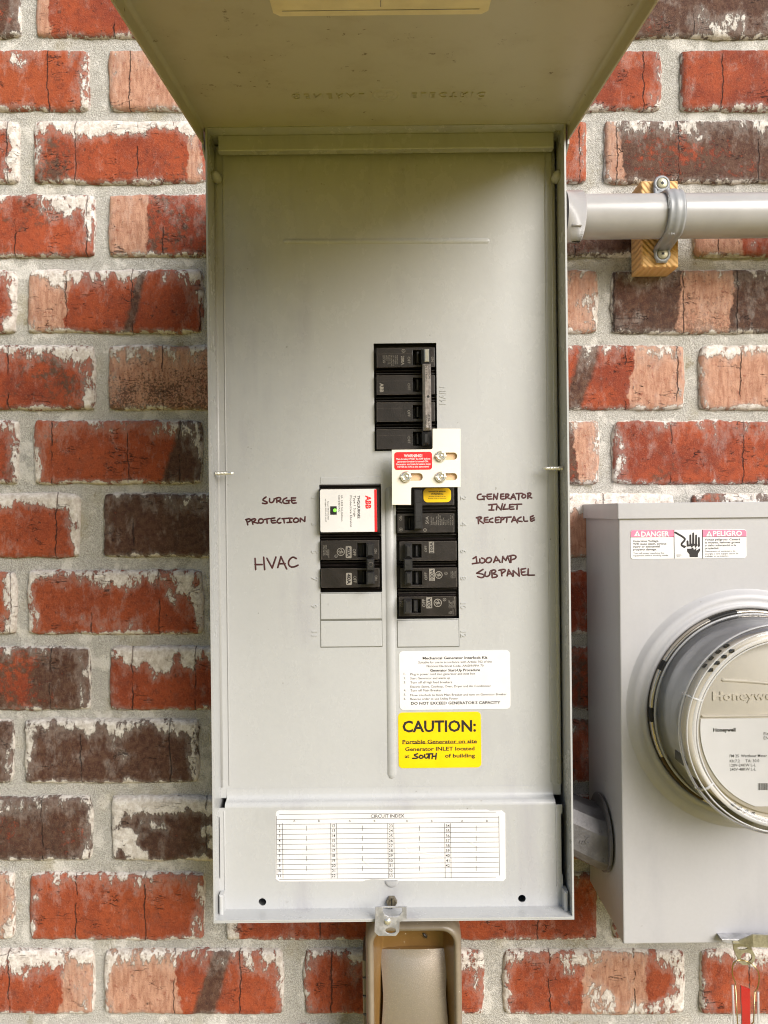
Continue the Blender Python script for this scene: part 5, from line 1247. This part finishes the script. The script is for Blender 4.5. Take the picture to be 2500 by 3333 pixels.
# frosted hourglass window, gently domed
hw_t, hw_m = 112 * ppm(0.064), 102 * ppm(0.064)
zt_, zm_ = L(1354, 3106, 0.064).z, OZ - 0.004
rows_, vs, fs = 24, [], []; cols = 16
for j in range(rows_ + 1):
    t_ = j / rows_; z = zt_ - (zt_ - (2 * zm_ - zt_)) * t_; e = abs(2 * t_ - 1); hwid = (hw_m + (hw_t - hw_m) * e ** 1.3) * (1 - 0.06 * max(0, (e - 0.93) / 0.07) ** 2)
    for i in range(cols + 1):
        s_ = 2 * i / cols - 1
        bulge = 0.0050 * (1 - s_ * s_) + 0.0130 * (1 - (1 - t_) ** 2)
        zz_ = z + (0.0022 * (1 - s_ * s_) if j == 0 else 0)
        vs.append((OX + 0.001 + s_ * hwid, -(0.0545 + bulge), zz_))
for j in range(rows_):
    for i in range(cols): k = j * (cols + 1) + i; fs.append((k, k + 1, k + cols + 2, k + cols + 1))
k = len(vs); edge = [i for i in range(cols + 1)] + [j * (cols + 1) + cols for j in range(1, rows_ + 1)] + [rows_ * (cols + 1) + i for i in range(cols - 1, -1, -1)] + [j * (cols + 1) for j in range(rows_ - 1, 0, -1)]
ve = [vs[i] for i in edge] + [(OX + 0.001 + (vs[i][0] - OX - 0.001) * 1.03, -0.0535, OZ + (vs[i][2] - OZ) * 1.012) for i in edge]; fe = []
for i in range(len(edge)): j = (i + 1) % len(edge); fe.append((i, j, len(edge) + j, len(edge) + i))
MB().mesh(ve, fe, False).build('window_edge', 'amber', oc)
MB().mesh(vs, fs, True).build('window', 'frosted', oc)
for sx in (-1, 1):      # side ribs inside the recess
    MB().tube([(OX + sx * (hw_t + 0.004 - 0.0 * 1), 0.066, zt_ - 0.010), (OX + sx * (hw_t + 0.0025), 0.062, OZ)], [0.0004, 0.0018], 8).build('recess_rib', 'amber', oc)
x = oc0.x
for i in range(7):
    z = L(1180, 3156, DO).z - i * 0.0175; MB().box(x - 0.0030, x + 0.002, 0.030, 0.070, z - 0.0165, z, 0.001).build('hinge_knuckle', 'smoke', oc)

# dead beetle on the lid
q = L(1383, 3044, DO + 0.0005)
bt = thing('beetle', 'tiny dead black beetle on top rim of the outlet cover', 'insect', (q.x, -DO, q.z))
mb = MB(); dirv = Vector((0.62, -0.78)); pts, rad = [], []
for i in range(9):
    t_ = i / 8; pts.append((q.x + dirv.x * (t_ - .5) * 0.0062, DO + 0.0012, q.z + dirv.y * (t_ - .5) * 0.0062)); rad.append(0.0002 + 0.0013 * math.sin(math.pi * min(1, t_ * .92 + .06)) ** .7)
mb.tube(pts, rad, 10)
for i in range(6):
    sgn = 1 if i % 2 else -1; t_ = (i // 2 - 1) * 0.0014; nn2 = Vector((-dirv.y, dirv.x)) * sgn
    p_ = Vector((q.x, q.z)) + dirv * t_; e1 = p_ + nn2 * 0.0018 + dirv * 0.0004; e2 = p_ + nn2 * 0.0025 - dirv * 0.0006
    mb.tube([(p_.x, DO + 0.001, p_.y), (e1.x, DO + 0.0016, e1.y), (e2.x, DO + 0.0003, e2.y)], 0.00018, 5)
mb.build('body', 'bug', bt)
